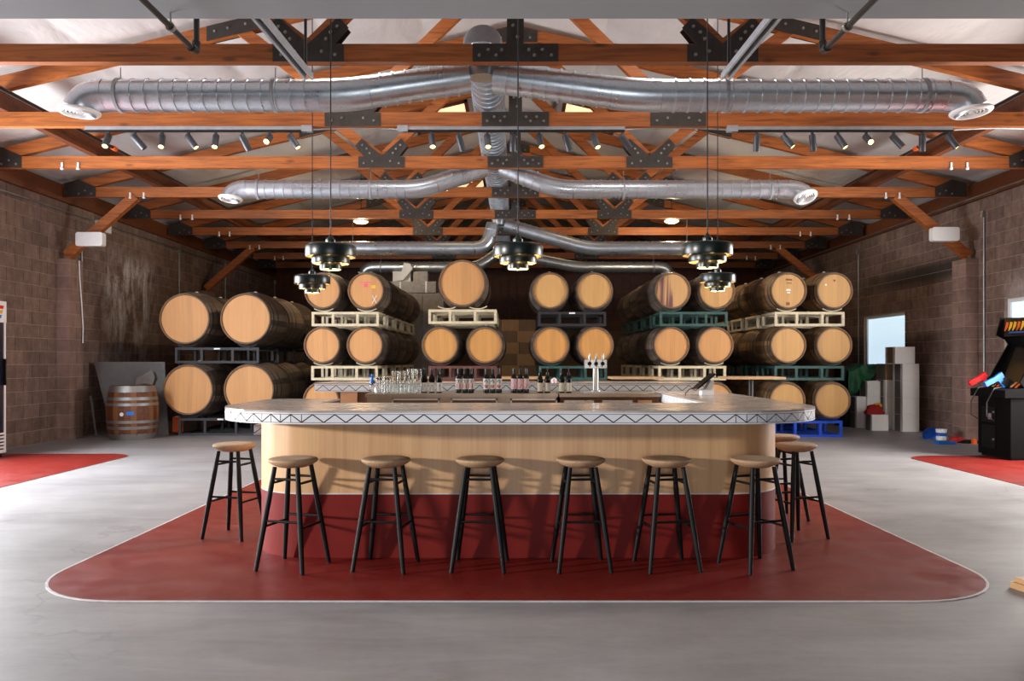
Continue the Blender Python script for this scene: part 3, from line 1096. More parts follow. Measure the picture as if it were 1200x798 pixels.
for a, b, lab in ((366, 470, 'drinks cooler'), (732, 852, 'arcade machine'), (1118, 1230, 'right wall')):
    xa, xb = ux(a, y), ux(b, y)
    pts = [(xa + (xb - xa) * i / 10 - xa, 0, 0.02 * math.sin(PI * i / 10)) for i in range(11)]
    o = MB().tube(pts, 0.009, 8).build('track_cable', M['conduit'], None, True, (xa, y, CB - 0.035))
    o['label'] = 'thin grey cable joining the lighting tracks towards the %s' % lab
    o['category'] = 'cable'

# dome lamps
for u, v in ((423, 260), (787, 259.5)):
    yy = 15.0 if u < 600 else 15.05
    yy = TY[4] + 0.6
    p = at(u, v, yy)
    t = thing('dome_lamp', 'small round glowing ceiling lamp hung on the %s side of the trunk duct' % ('drinks cooler' if u < 600 else 'arcade machine'), 'lamp', p, 0, 'round ceiling lamps')
    MB().lathe([(0.002, -0.03), (0.1, -0.025), (0.14, 0.0)], 20, 'Z').build('diffuser', M['dome'], t, True)
    MB().lathe([(0.14, 0.0), (0.15, 0.01), (0.13, 0.05), (0.03, 0.08), (0.002, 0.08)], 20, 'Z').build('housing', M['white'], t, True)
    MB().tube([(0, 0, 0.08), (0, 0, roof_z(p.x) - p.z - 0.1)], 0.008, 8).build('stem', M['black_pipe'], t)
    d = bpy.data.lights.new('dome_lamp_bulb', 'POINT')
    d.energy = 90
    d.color = (1.0, 0.78, 0.48)
    d.shadow_soft_size = 0.06
    lo = bpy.data.objects.new('dome_lamp_bulb', d)
    COL.objects.link(lo)
    lo.parent = t
    lo.location = (0, 0, -0.1)

# ------------------------------------------------------------------ pendant lamps over the bar
def pendant(u, v, y, label):
    p = at(u, v, y)          # centre of the top tier
    t = thing('pendant_lamp', label, 'pendant lamp', (p.x, p.y, p.z - 0.085), 0, 'tiered green pendant lamps')
    k = 1.0
    tiers = [(0.168, 0.125, 0.052), (0.125, 0.078, 0.048), (0.076, 0.05, 0.045)]
    zt = 0.145
    for i, (r, dr, h) in enumerate([(0.168, 0.08, 0.078), (0.126, 0.055, 0.052), (0.073, 0.03, 0.045)]):
        top = [0.150, 0.080, 0.034][i]
        inner = 0.02
        s = MB().lathe([(inner, top + 0.004), (r * 0.93, top + 0.004), (r * 0.985, top - 0.003), (r, top - 0.012), (r, top - h + 0.006), (r * 0.985, top - h), (r - 0.006, top - h + 0.002)], 40, 'Z').build('shade_tier', M['green_enamel'], t, True)
        MB().lathe([(r - 0.006, top - h + 0.002), (r - 0.007, top - 0.012), (r * 0.9, top - 0.004), (inner, top - 0.004)], 40, 'Z').build('shade_lining', M['shade_inner'], s, True)
    MB().lathe([(0.002, 0.004), (0.05, 0.006), (0.052, 0.012)], 24, 'Z').build('diffuser', M['bulb'], t, True)
    MB().lathe([(0.012, -0.012), (0.014, 0.0), (0.008, 0.006)], 12, 'Z', cap0=True).build('finial', M['green_enamel'], t)
    MB().lathe([(0.032, 0.152), (0.034, 0.16), (0.034, 0.19), (0.026, 0.2), (0.012, 0.215), (0.004, 0.23)], 20, 'Z', cap1=True).build('cap', M['green_enamel'], t, True)
    MB().tube([(0, 0, 0.22), (0, 0, roof_z(p.x) - p.z + 0.085 - 0.02)], 0.0045, 8).build('cord', M['black_pipe'], t)
    d = bpy.data.lights.new('pendant_down_bulb', 'POINT')
    d.energy = 7
    d.color = (1.0, 0.8, 0.55)
    d.shadow_soft_size = 0.03
    lo = bpy.data.objects.new('pendant_down_bulb', d)
    COL.objects.link(lo)
    lo.parent = t
    lo.location = (0, 0, -0.06)
    for (rr, zz, e) in ((0.145, 0.115, 2.2), (0.1, 0.05, 2.6)):
        for a in (0.6, 2.7, 4.8):
            d = bpy.data.lights.new('pendant_bulb', 'POINT')
            d.energy = e * 0.08
            d.color = (1.0, 0.72, 0.38)
            d.shadow_soft_size = 0.01
            lo = bpy.data.objects.new('pendant_bulb', d)
            COL.objects.link(lo)
            lo.parent = t
            lo.location = (rr * math.cos(a), rr * math.sin(a), zz)


pendant(387.5, 299.5, 5.4, 'dark green tiered pendant lamp over the front bar run, nearest the puncheons')
pendant(607, 299, 5.4, 'dark green tiered pendant lamp over the middle of the front bar run')
pendant(829, 297.5, 5.4, 'dark green tiered pendant lamp over the front bar run, on the tablet side')
pendant(366, 331.5, 7.6, 'dark green tiered pendant lamp over the back bar end nearest the puncheons')
pendant(841, 329.5, 7.6, 'dark green tiered pendant lamp over the side bar run beside the tablet')

# ------------------------------------------------------------------ the bar
ZT, TH = 0.97, 0.08
ZB = ZT - TH
FY = 4.75


def arc(cx, cy, r, a0, a1, n=12):
    return [(cx + r * math.cos(a0 + (a1 - a0) * i / n), cy + r * math.sin(a0 + (a1 - a0) * i / n)) for i in range(n + 1)]


RC = 0.7
XO, XP = -1.93, 1.99        # outer sides of the counter
outer = [(-1.62, 6.31)] + arc(XO + 0.18, 6.13, 0.18, PI * 0.5, PI, 4) + arc(XO + RC, FY + RC, RC, PI, 1.5 * PI) + arc(XP - RC, FY + RC, RC, 1.5 * PI, 2 * PI) + [(XP, 8.1)]
inner = [(1.36, 8.1), (1.36, 5.68), (-1.38, 5.68), (-1.38, 6.31)]
bar_t = thing('bar_counter', 'U-shaped bar with white zigzag tiled edge, veneer front and red kick panel', 'bar', (0, FY, 0))


def loc_(poly):
    return [(x, y - FY) for x, y in poly]


MB().prism(loc_(outer + inner), ZT - 0.012, ZT).build('countertop', M['stone'], bar_t)
# core below the stone
core_in = 0.006


def offset_path(path, d):
    """offset an open path to its left by d (path runs so that the outside is on its right)"""
    out = []
    n = len(path)
    for i in range(n):
        a = Vector(path[max(i - 1, 0)])
        b = Vector(path[min(i + 1, n - 1)])
        t_ = (b - a).normalized()
        out.append((path[i][0] - t_.y * d, path[i][1] + t_.x * d))
    return out


core_outer = offset_path(outer, core_in)
MB().prism(loc_(core_outer + inner), ZB + 0.004, ZT - 0.012).build('fascia_core', M['grout'], bar_t, True)


def path_sampler(path):
    P = [Vector(p) for p in path]
    S = [0]
    for a, b in zip(P[:-1], P[1:]):
        S.append(S[-1] + (b - a).length)

    def f(s):
        s = max(0, min(S[-1], s))
        for i in range(len(P) - 1):
            if s <= S[i + 1] + 1e-9:
                k = (s - S[i]) / max(1e-9, S[i + 1] - S[i])
                p = P[i].lerp(P[i + 1], k)
                t_ = (P[i + 1] - P[i]).normalized()
                return p, Vector((t_.y, -t_.x)), t_
        return P[-1], Vector((0, -1)), t_
    return f, S[-1]


def fascia_tiles(parent, path, z0, z1, base, period=0.132, phase=0.0, curved=None):
    """triangular tiles along a path, each a part of its own, with top and bottom strips"""
    f, L = path_sampler(path)
    strip = 0.008
    for (a, b) in ((z1 - strip, z1), (z0, z0 + strip)):
        mb = MB()
        N = 90
        for i in range(N):
            p0, n0, _ = f(L * i / N)
            p1, n1, _ = f(L * (i + 1) / N)
            vs = []
            for z in (a, b):
                vs += [(p0.x, p0.y - base, z), (p1.x, p1.y - base, z), (p1.x - n1.x * 0.02, p1.y - n1.y * 0.02 - base, z), (p0.x - n0.x * 0.02, p0.y - n0.y * 0.02 - base, z)]
            mb.add(vs, [(0, 1, 5, 4), (4, 5, 6, 7), (0, 3, 2, 1)])
        tag(mb.build('edge_strip', M['tile'], parent))
    za, zb = z0 + strip + 0.003, z1 - strip - 0.003
    g = 0.0036

    def clip(poly, lo, hi):
        for lim, sg in ((lo, 1), (hi, -1)):
            out = []
            for i in range(len(poly)):
                a, b = poly[i - 1], poly[i]
                ia, ib = sg * (a[0] - lim) >= 0, sg * (b[0] - lim) >= 0
                if ia != ib:
                    k_ = (lim - a[0]) / (b[0] - a[0])
                    out.append((lim, a[1] + (b[1] - a[1]) * k_))
                if ib:
                    out.append(b)
            poly = out
            if len(poly) < 3:
                return []
        return poly
    n = int(L / (period / 2)) + 3
    for k in range(-3, n):
        s0 = phase + k * period / 2
        up = k % 2 == 0
        sm = s0 + period / 2
        if s0 + period < 0.01 or s0 > L - 0.01:
            continue
        if up:
            tri = [(s0 + 2 * g, za), (s0 + period - 2 * g, za), (sm, zb - g)]
        else:
            tri = [(s0 + 2 * g, zb), (sm, za + g), (s0 + period - 2 * g, zb)]
        polys = [tri]
        if curved and curved(sm):
            polys = [clip(tri, -9, sm - g * 0.8), clip(tri, sm + g * 0.8, 99)]
        for poly in polys:
            poly = clip(poly, 0.001, L - 0.001) if poly else poly
            m_n = len(poly)
            if m_n < 3:
                continue
            vs = []
            for off in (0.0, 0.012):
                for (s, z) in poly:
                    p, nn, _ = f(s)
                    vs.append((p.x - nn.x * off, p.y - nn.y * off - base, z))
            fs = [tuple(range(m_n)), tuple(range(2 * m_n - 1, m_n - 1, -1))] + [(q, m_n + q, m_n + (q + 1) % m_n, (q + 1) % m_n) for q in range(m_n)]
            MB().add(vs, fs).build('tile', M['tile'], parent)


fo, FL = path_sampler(outer)


def is_curve(s):
    p, nn, t_ = fo(s)
    return abs(t_.x) > 0.02 and abs(t_.y) > 0.02 or abs(p.x) > 1.45


fascia_tiles(bar_t, outer, ZB, ZT - 0.012, FY, phase=0.04, curved=is_curve)
fascia_tiles(bar_t, [(1.352, 8.09), (1.352, 5.69)], ZB, ZT - 0.012, FY, period=0.132)
# base
BY = 5.14
base_out = [(-1.5, 6.2)] + [(-1.74, 6.2)] + arc(-1.74 + 0.42, BY + 0.42, 0.42, PI, 1.5 * PI) + arc(1.78 - 0.42, BY + 0.42, 0.42, 1.5 * PI, 2 * PI) + [(1.78, 8.1)]
base_in = [(1.44, 8.1), (1.44, 5.62), (-1.42, 5.62), (-1.42, 6.2)]
KZ = 0.415
MB().prism(loc_(base_out + base_in), KZ + 0.004, ZB + 0.003).build('veneer_front', M['wood_panel'], bar_t, True)
MB().prism(loc_(base_out + base_in), 0.004, KZ - 0.004).build('kick_panel', M['red_panel'], bar_t, True)
MB().prism(loc_(offset_path(base_out, -0.003) + base_in), KZ - 0.004, KZ + 0.004).build('divider_strip', M['edge'], bar_t, True)

# raised back counter
BKY = 8.1
ZR = EYE - 25 * BKY / F
bk = thing('back_counter', 'raised back counter with white zigzag tiled edge behind the bottles', 'counter', (0, BKY, 0))
bko = [(-2.03, BKY), (2.0, BKY)]
MB().box(-2.03, 2.0, 0, 0.9, ZR - 0.012, ZR).build('countertop', M['stone'], bk)
MB().box(-2.02, 1.99, 0.006, 0.9, ZR - 0.085, ZR - 0.012).build('fascia_core', M['grout'], bk)
fascia_tiles(bk, bko, ZR - 0.087, ZR - 0.012, BKY, phase=0.02)
MB().box(-1.76, 1.9, 0.03, 0.5, 0.004, ZR - 0.085).build('counter_base', M['cabinet_brown'], bk)
MB().box(-1.77, -1.60, 0.01, 0.03, 0.004, ZR - 0.086).build('end_panel', M['pink_wood'], bk)
# low accessible counter on the cooler side
lc = thing('low_counter', 'lower white tiled counter section beside the bar end', 'counter', (-1.9, 6.85, 0))
MB().box(-0.335, 0.4, 0, 0.9, 0.708, 0.72).build('countertop', M['stone'], lc)
MB().box(-0.33, 0.4, 0.006, 0.9, 0.64, 0.708).build('fascia_core', M['grout'], lc)
fascia_tiles(lc, [(-0.335, 6.85), (0.4, 6.85)], 0.638, 0.708, 6.85, phase=0.0)
MB().box(0.0, 0.36, 0.1, 0.8, 0.004, 0.64).build('counter_base', M['wood_panel'], lc)

# steel back-bar units
SZ, SY = 0.965, 7.40
cl = thing('bottle_cooler', 'stainless back-bar cooler with three framed doors below the bottles', 'cooler', (0, SY, 0))
xa, xb = ux(428, SY), ux(654, SY)
MB().box(xa, xb, 0.0, 0.68, SZ - 0.03, SZ).build('steel_top', M['steel_bar'], cl)
MB().box(xa + 0.01, xb - 0.01, 0.03, 0.66, 0.06, SZ - 0.03).build('cooler_body', M['steel_bar'], cl)
for (a, b) in ((459, 515), (528, 583), (598, 653)):
    x0, x1 = ux(a, SY), ux(b, SY)
    d = MB().box(x0, x1, 0.005, 0.03, 0.12, SZ - 0.045).build('cooler_door', M['cabinet_brown'], cl)
    fr = MB().box(x0, x1, -0.003, 0.006, SZ - 0.06, SZ - 0.045).box(x0, x0 + 0.015, -0.003, 0.006, 0.12, SZ - 0.045).box(x1 - 0.015, x1, -0.003, 0.006, 0.12, SZ - 0.045)
    fr.build('door_frame', M['steel'], d)
    MB().box(x0 + 0.05, x1 - 0.04, -0.004, 0.006, 0.2, SZ - 0.085).build('door_glass', M['dark_glass'], d)
sk = thing('tap_cabinet', 'stainless sink cabinet under the beer tap tower', 'cabinet', (0, SY, 0))
xa, xb = ux(655.5, SY), 1.345
MB().box(xa, xb, 0.0, 0.68, SZ - 0.03, SZ).build('steel_top', M['steel_bar'], sk)
MB().box(xa + 0.01, xb - 0.01, 0.04, 0.66, 0.06, SZ - 0.03).build('cabinet_body', M['cabinet_brown'], sk)
for (a, b) in ((661, 696), (706, 741)):
    MB().box(ux(a, SY), ux(b, SY), -0.01, 0.04, SZ - 0.095, SZ - 0.06).build('drawer_front', M['steel'], sk)
MB().box(ux(748, SY), ux(764, SY), 0.0, 0.04, 0.1, SZ - 0.06).build('door', M['pink_wood'], sk)

# tap tower
ty = 7.66
t = thing('beer_tap_tower', 'stainless beer tap tower with three taps on the back counter', 'tap tower', (ux(698, ty), ty, SZ))
sc_ = ty / F
MB().box(-16 * sc_, 20 * sc_, -0.1, 0.1, 0, 0.014).build('drip_tray', M['steel'], t)
MB().lathe([(0.045, 0.014), (0.045, 0.02), (0.027, 0.026), (0.027, 0.24)], 20, 'Z').build('column', M['steel'], t, True)
MB().box(-13 * sc_, 12.5 * sc_, -0.045, 0.045, 0.235, 0.315).build('tap_head', M['steel'], t)
for k in (-1, 0, 1):
    x = k * 7.6 * sc_
    tp = MB().lathe([(0.002, -0.075), (0.017, -0.072), (0.02, -0.05), (0.014, -0.04)], 12, 'Y', (x, 0, 0.278)).build('tap', M['black_plastic'], t, True)
    MB().tube([(x, -0.06, 0.285), (x, -0.065, 0.245)], 0.008, 8).build('spout', M['steel'], tp, True)
    MB().lathe([(0.006, 0.3), (0.012, 0.32), (0.009, 0.36), (0.004, 0.375)], 10, 'Z', (x, -0.058, 0), cap1=True).build('tap_handle', M['steel'], tp, True)

# ------------------------------------------------------------------ bottles with printed labels
def text_mesh(s, size, mat, r, cx, cz, name='print', bold=True):
    cu = bpy.data.curves.new('t', 'FONT')
    cu.body = s
    cu.size = size
    cu.align_x = 'CENTER'
    cu.align_y = 'CENTER'
    cu.offset = size * 0.025 if bold else 0
    ob = bpy.data.objects.new('t', cu)
    COL.objects.link(ob)
    dg = bpy.context.evaluated_depsgraph_get()
    me = bpy.data.meshes.new_from_object(ob.evaluated_get(dg))
    bpy.data.objects.remove(ob)
    b = bmesh.new()
    b.from_mesh(me)
    bmesh.ops.triangulate(b, faces=b.faces)
    for v in b.verts:
        a = (v.co.x + cx) / r
        z = v.co.y + cz
        v.co = (r * math.sin(a), -r * math.cos(a), z)
    b.to_mesh(me)
    b.free()
    me.materials.clear()
    me.materials.append(mat)
    me.name = name
    return me


def patch(polys, mat, r, name='print'):
    """flat print shapes bent onto a cylinder of radius r"""
    mb = MB()
    for poly in polys:
        mb.add([(r * math.sin(x / r), -r * math.cos(x / r), z) for x, z in poly], [tuple(range(len(poly)))])
    return mb.mesh(name, mat, fix=False)


BR = 0.0285


def bottle_proto(kind):
    ms = {}
    H = 0.235
    if kind == 'cream':
        ms['glass_body'] = MB().lathe([(0.024, 0.0), (BR, 0.004), (BR, 0.118), (0.024, 0.142), (0.013, 0.165), (0.0115, 0.19), (0.002, 0.19)], 20, 'Z', cap0=True).mesh('glass_body', M['bottle'], True)
        ms['pourer'] = MB().lathe([(0.011, 0.19), (0.008, 0.198), (0.004, 0.205), (0.0035, 0.245)], 10, 'Z', cap1=True).mesh('pourer', M['capsule'], True)
        z0, z1, lm = 0.014, 0.096, M['label_cream']
    else:
        ms['glass_body'] = MB().lathe([(0.024, 0.0), (BR, 0.004), (BR, 0.138), (0.024, 0.156), (0.0125, 0.172), (0.0115, 0.2), (0.002, 0.2)], 20, 'Z', cap0=True).mesh('glass_body', M['bottle'], True)
        ms['capsule'] = MB().lathe([(0.0128, 0.178), (0.0128, 0.228), (0.0115, 0.232), (0.002, 0.233)], 16, 'Z').mesh('capsule', M['capsule'], True)
        z0, z1, lm = {'blue': (0.012, 0.098, M['label_white']), 'con': (0.036, 0.135, M['label_white']), 'nine': (0.036, 0.135, M['label_white']), 'pink': (0.036, 0.135, M['label_pink'])}[kind]
    rl = BR + 0.0006
    N = 16
    a0 = 2.0
    vs = [(rl * math.sin(-a0 + 2 * a0 * i / N), -rl * math.cos(-a0 + 2 * a0 * i / N), z) for z in (z0, z1) for i in range(N + 1)]
    lab = MB().add(vs, [(i, i + 1, N + 2 + i, N + 1 + i) for i in range(N)]).mesh('label', lm, True, fix=False)
    rp = rl + 0.0006
    zc = (z0 + z1) / 2
    pr = []
    if kind == 'con':
        pr.append(text_mesh('CO', 0.040, M['ink_black'], rp, 0, z1 - 0.026))
        pr.append(text_mesh('N', 0.062, M['ink_red'], rp, 0, z0 + 0.03))
    elif kind == 'blue':
        pr.append(patch([[(-0.012, zc - 0.03), (0.012, zc - 0.03), (0.014, zc - 0.002), (-0.008, zc - 0.008)], [(-0.004, zc - 0.004), (0.012, zc + 0.002), (0.01, zc + 0.03), (0.002, zc + 0.02)]], M['ink_teal'], rp))
    elif kind == 'nine':
        def ring(cx, cz, r1, r2, a, b, n=14):
            return [[(cx + r1 * math.cos(a + (b - a) * i / n), cz + r1 * math.sin(a + (b - a) * i / n)), (cx + r2 * math.cos(a + (b - a) * i / n), cz + r2 * math.sin(a + (b - a) * i / n)), (cx + r2 * math.cos(a + (b - a) * (i + 1) / n), cz + r2 * math.sin(a + (b - a) * (i + 1) / n)), (cx + r1 * math.cos(a + (b - a) * (i + 1) / n), cz + r1 * math.sin(a + (b - a) * (i + 1) / n))] for i in range(n)]
        pr.append(patch(ring(0, zc + 0.022, 0.008, 0.017, -1.2, 3.6), M['ink_teal'], rp))
        pr.append(patch(ring(0, zc - 0.02, 0.006, 0.017, 1.9, 7.4), M['ink_red'], rp))
    elif kind == 'pink':
        pr.append(patch([[(-0.016, zc + 0.035), (0.012, zc + 0.04), (0.012, zc + 0.034), (-0.01, zc + 0.028)], [(0.012, zc + 0.036), (0.018, zc + 0.036), (-0.008, zc + 0.002), (-0.014, zc + 0.004)], [(-0.012, zc + 0.006), (0.014, zc - 0.004), (0.014, zc - 0.01), (-0.012, zc)], [(0.008, zc - 0.006), (0.014, zc - 0.008), (0.0, zc - 0.04), (-0.008, zc - 0.038)]], M['ink_red'], rp))
    else:
        pr.append(patch([[(-0.016, zc + d), (0.016, zc + d), (0.016, zc + d - 0.005), (-0.016, zc + d - 0.005)] for d in (0.028, 0.014, -0.002, -0.02)], M['tape_grey'], rp))
    return ms, lab, pr


def bottles(kind, us, desc, y=7.62):
    ms, lab, pr = bottle_proto(kind)
    for u in us:
        k_ = list(us).index(u)
        wh = 'middle of three' if len(us) == 3 and k_ == 1 else ('tumbler end' if k_ == 0 else 'tap tower end')
        t = thing('bottle', 'dark bottle with %s, %s' % (desc, wh), 'bottle', (ux(u, y), y, SZ), 0, 'bottles with %s' % desc)
        for k, m in ms.items():
            obj(k, m, t)
        l = obj('label', lab, t)
        for p in pr:
            obj('print', p, l)


bottles('blue', (497.4, 506.0, 514.6), 'a white label and blue drawing')
bottles('con', (537.4, 544.8, 552.0), 'a black and red lettered label')
bottles('nine', (569.8, 577.2, 584.6), 'a white label with teal and red rings')
bottles('pink', (602.3, 609.5, 616.6), 'a pink label with red zigzag')
bottles('cream', (633.0, 641.5), 'a cream label and pourer, nearer the pink labels')
bottles('cream', (658.2, 666.6), 'a cream label and pourer, nearer the tap tower')
# crumpled napkin
nb = MB()
nb.lathe([(0.004, 0.05), (0.02, 0.045), (0.032, 0.03), (0.03, 0.015), (0.024, 0.0)], 9, 'Z', cap1=True)
nb.v = [(x * random.uniform(0.75, 1.2), y_ * random.uniform(0.75, 1.2), z * random.uniform(0.85, 1.1)) for x, y_, z in nb.v]
tag(nb.build('napkin', M['label_pink'], None, False, (ux(649.5, 8.2), 8.2, ZR)), 'crumpled pale napkin on the raised back counter', 'napkin')

# drinking glasses stacked in pairs, pitcher glasses, spray bottle
tum = MB().lathe([(0.002, 0.006), (0.026, 0.006), (0.0285, 0.02), (0.033, 0.105), (0.036, 0.105), (0.0315, 0.008), (0.029, 0.0), (0.002, 0.0)], 20, 'Z').mesh('drinking_glass', M['clear_glass'], True)
for i, (u, y, tall) in enumerate(((463.0, 7.6, 2), (471.5, 7.6, 2), (481.0, 7.6, 2), (490.0, 7.6, 2), (466.0, 7.74, 2), (476.0, 7.74, 2), (485.5, 7.74, 2))):
    for k in range(tall):
        o = obj('drinking_glass', tum, None, (ux(u, y), y, SZ + k * 0.094 + (0.008 if k else 0)))
        if u > 478:
            o.scale = (1, 1, 1.1)
            o.location.z = SZ + k * 0.104 + (0.008 if k else 0)
        tag(o, 'clear tumbler, %s of the %s stack from the tall glasses, %s row' % ('upper' if k else 'lower', ORD[i if i < 4 else i - 4], 'front' if i < 4 else 'rear'), 'glass', 'stacked tumblers')
pit = MB().lathe([(0.002, 0.006), (0.034, 0.006), (0.04, 0.15), (0.044, 0.15), (0.039, 0.0), (0.002, 0.0)], 20, 'Z').mesh('tall_glass', M['clear_glass'], True)
for u in (444.5, 453.5):
    o = obj('tall_glass', pit, None, (ux(u, 7.62), 7.62, SZ))
    tag(o, 'tall clear glass vase next to the %s' % ('spray bottle' if u < 450 else 'stacked tumblers'), 'glass', 'tall glasses')
t = thing('spray_bottle', 'blue topped spray bottle beside the tall glasses', 'bottle', (ux(436.2, 7.6), 7.6, SZ))
MB().lathe([(0.02, 0), (0.024, 0.01), (0.024, 0.09), (0.01, 0.12), (0.01, 0.13)], 16, 'Z', cap0=True, cap1=True).build('bottle_body', M['clear_glass'], t, True)
MB().lathe([(0.022, 0.09), (0.0245, 0.092), (0.023, 0.115), (0.012, 0.13), (0.012, 0.165), (0.006, 0.18)], 14, 'Z', cap1=True).build('spray_head', M['gun_blue'], t, True)
MB().box(-0.035, 0.012, -0.008, 0.008, 0.15, 0.168).build('trigger', M['gun_blue'], t)

# tablet on its stand
ty = 7.05
t = thing('tablet_stand', 'black tablet tilted on a white till stand on the bar', 'tablet', (ux(828, ty), ty, ZT), R(0))
MB().prism([(-0.05, 0.0), (0.055, 0.0), (0.055, 0.13), (0.03, 0.13), (-0.01, 0.06), (-0.05, 0.035)], -0.04, 0.06, 'XZ').build('stand', M['white'], t)
MB().bar((-0.10, 0.0, 0.055), (0.055, 0.0, 0.185), 0.2, 0.012, (0, 0, 1)).build('tablet', M['navy'], t)
MB().tube([(-0.1, -0.02, 0.06), (-0.16, -0.03, 0.05), (-0.2, -0.05, 0.01), (-0.2, -0.08, 0.004)], 0.004, 8).build('cable', M['black_plastic'], t, True)


# ------------------------------------------------------------------ bar stools
def make_stool():
    t = thing('bar_stool', '', 'stool', (0, 0, 0), 0, 'black bar stools with cork seats')
    ZS = 0.672
    MB().lathe([(0.002, ZS - 0.003), (0.08, ZS - 0.002), (0.13, ZS), (0.147, ZS - 0.005), (0.151, ZS - 0.014), (0.146, ZS - 0.023), (0.12, ZS - 0.04), (0.09, ZS - 0.052), (0.08, ZS - 0.055), (0.002, ZS - 0.055)], 36, 'Z').build('seat', M['cork'], t, True)
    top, bot = 0.078, 0.158

    def leg_at(sx, sy, z):
        k = 1 - z / (ZS - 0.05)
        r = top + (bot - top) * k
        return Vector((sx * r, sy * r, z))
    for sx, sy in ((-1, -1), (1, -1), (1, 1), (-1, 1)):
        pts = [leg_at(sx, sy, z) for z in (0.004, 0.25, 0.45, ZS - 0.05)]
        MB().tube(pts, [0.0125, 0.0165, 0.0165, 0.0135], 12).build('leg', M['black_wood'], t, True)

    def st(a, b, z, r=0.0085):
        p, q = leg_at(*a, z), leg_at(*b, z)
        MB().tube([p, p.lerp(q, 0.5), q], [r * 0.8, r, r * 0.8], 10).build('stretcher', M['black_wood'], t, True)
    for (a, b, zz) in (((-1, -1), (1, -1), (0.30, 0.55)), ((-1, 1), (1, 1), (0.30, 0.55)), ((-1, -1), (-1, 1), (0.265, 0.525)), ((1, -1), (1, 1), (0.265, 0.525))):
        for z in zz:
            st(a, b, z)
    return t


stool = make_stool()
SP = [(343.5, 4.925, -16, 'before the bar, first from the puncheon side'),
      (452.5, 4.925, -9, 'before the bar, second from the puncheon side'),
      (562.5, 4.925, -3, 'before the bar, third from the puncheon side'),
      (680.5, 4.925, 5, 'before the bar, third from the arcade side'),
      (781.0, 4.925, 9, 'before the bar, second from the arcade side'),
      (885.0, 4.925, 21, 'before the bar, first from the arcade side'),
      (275.0, 5.80, -14, 'at the bar end facing the puncheons'),
      (932.0, 5.78, 20, 'at the arcade end of the bar, nearer the corner'),
      (914.0, 6.45, 12, 'at the arcade end of the bar, farther back')]
for i, (u, y, a, lab) in enumerate(SP):
    t = stool if i == 0 else copy_tree(stool)
    t.location = (ux(u, y), y, 0)
    t.rotation_euler = (0, 0, R(a))
    t['label'] = 'black bar stool with cork seat ' + lab

# ------------------------------------------------------------------ barrels
def barrel_meshes(L, rb, rh, stave, hoopm):
    """axis along y, front head at y=0, centre on the origin height"""
    prof = []
    N = 12
    for i in range(N + 1):
        k = i / N
        r = rh + (rb - rh) * (1 - (2 * k - 1) ** 2)
        prof.append((r, k * L))
    d = {}
    d['staves'] = MB().lathe(prof, 30, 'Y').mesh('staves', stave)
    rr = rh - 0.022
    d['rim'] = MB().lathe([(rh, 0.0), (rh - 0.004, -0.004), (rr + 0.004, -0.004), (rr, 0.0), (rr - 0.004, 0.03)], 40, 'Y').mesh('rim', M['chime'], True)
    d['rim2'] = MB().lathe([(rh, L), (rr, L + 0.003), (rr - 0.004, L - 0.03)], 40, 'Y').mesh('back_rim', M['chime'], True)
    d['hoops'] = []
    for k in (0.0, 0.11, 0.27, 0.73, 0.89, 1.0):
        w = 0.032
        y0 = max(0.004, min(L - 0.004 - w, k * L - w / 2))

        def rad(y_):
            q = y_ / L
            return rh + (rb - rh) * (1 - (2 * q - 1) ** 2) + 0.003
        d['hoops'].append(MB().lathe([(rad(y0) - 0.004, y0), (rad(y0), y0), (rad(y0 + w), y0 + w), (rad(y0 + w) - 0.004, y0 + w)], 30, 'Y').mesh('hoop', hoopm, True))
    for hk in ('head_tan', 'head_orange', 'head_pale', 'head_stain', 'head_dark'):
        d[hk] = MB().lathe([(0.001, 0.026), (rr, 0.026)], 40, 'Y').mesh('head', M[hk])
    d['back'] = MB().lathe([(rr, L - 0.026), (0.001, L - 0.026)], 40, 'Y').mesh('back_head', M['head_tan'])
    d['bung'] = MB().lathe([(0.03, rb - 0.01), (0.03, rb + 0.012), (0.02, rb + 0.02), (0.002, rb + 0.02)], 12, 'Z', (0, L / 2, 0)).mesh('bung', M['bung'], True)
    d['rb'], d['L'] = rb, L
    return d


BAR = barrel_meshes(0.95, 0.345, 0.298, M['stave'], M['hoop'])
BAW = barrel_meshes(0.95, 0.345, 0.298, M['stave_warm'], M['hoop'])
PUN = barrel_meshes(1.07, 0.485, 0.425, M['stave'], M['hoop'])
PUS = barrel_meshes(1.0, 0.43, 0.385, M['stave'], M['hoop'])


def barrel(bm, x, y, zc, head, label, group, cat='barrel'):
    t = thing('wine_barrel', label, cat, (x, y, zc - bm['rb']), 0, group)
    t.rotation_euler = (0, 0, 0)
    rot = (0, random.uniform(-0.05, 0.05), 0)
    z = bm['rb']
    obj('staves', bm['staves'], t, (0, 0, z), rot)
    obj('rim', bm['rim'], t, (0, 0, z), rot)
    obj('back_rim', bm['rim2'], t, (0, 0, z), rot)
    for h in bm['hoops']:
        obj('hoop', h, t, (0, 0, z))
    hd_ = obj('head', bm[head], t, (0, 0, z), rot)
    obj('back_head', bm['back'], t, (0, 0, z), rot)
    obj('bung', bm['bung'], t, (0, 0, z))
    return t, hd_


RACKS = {}


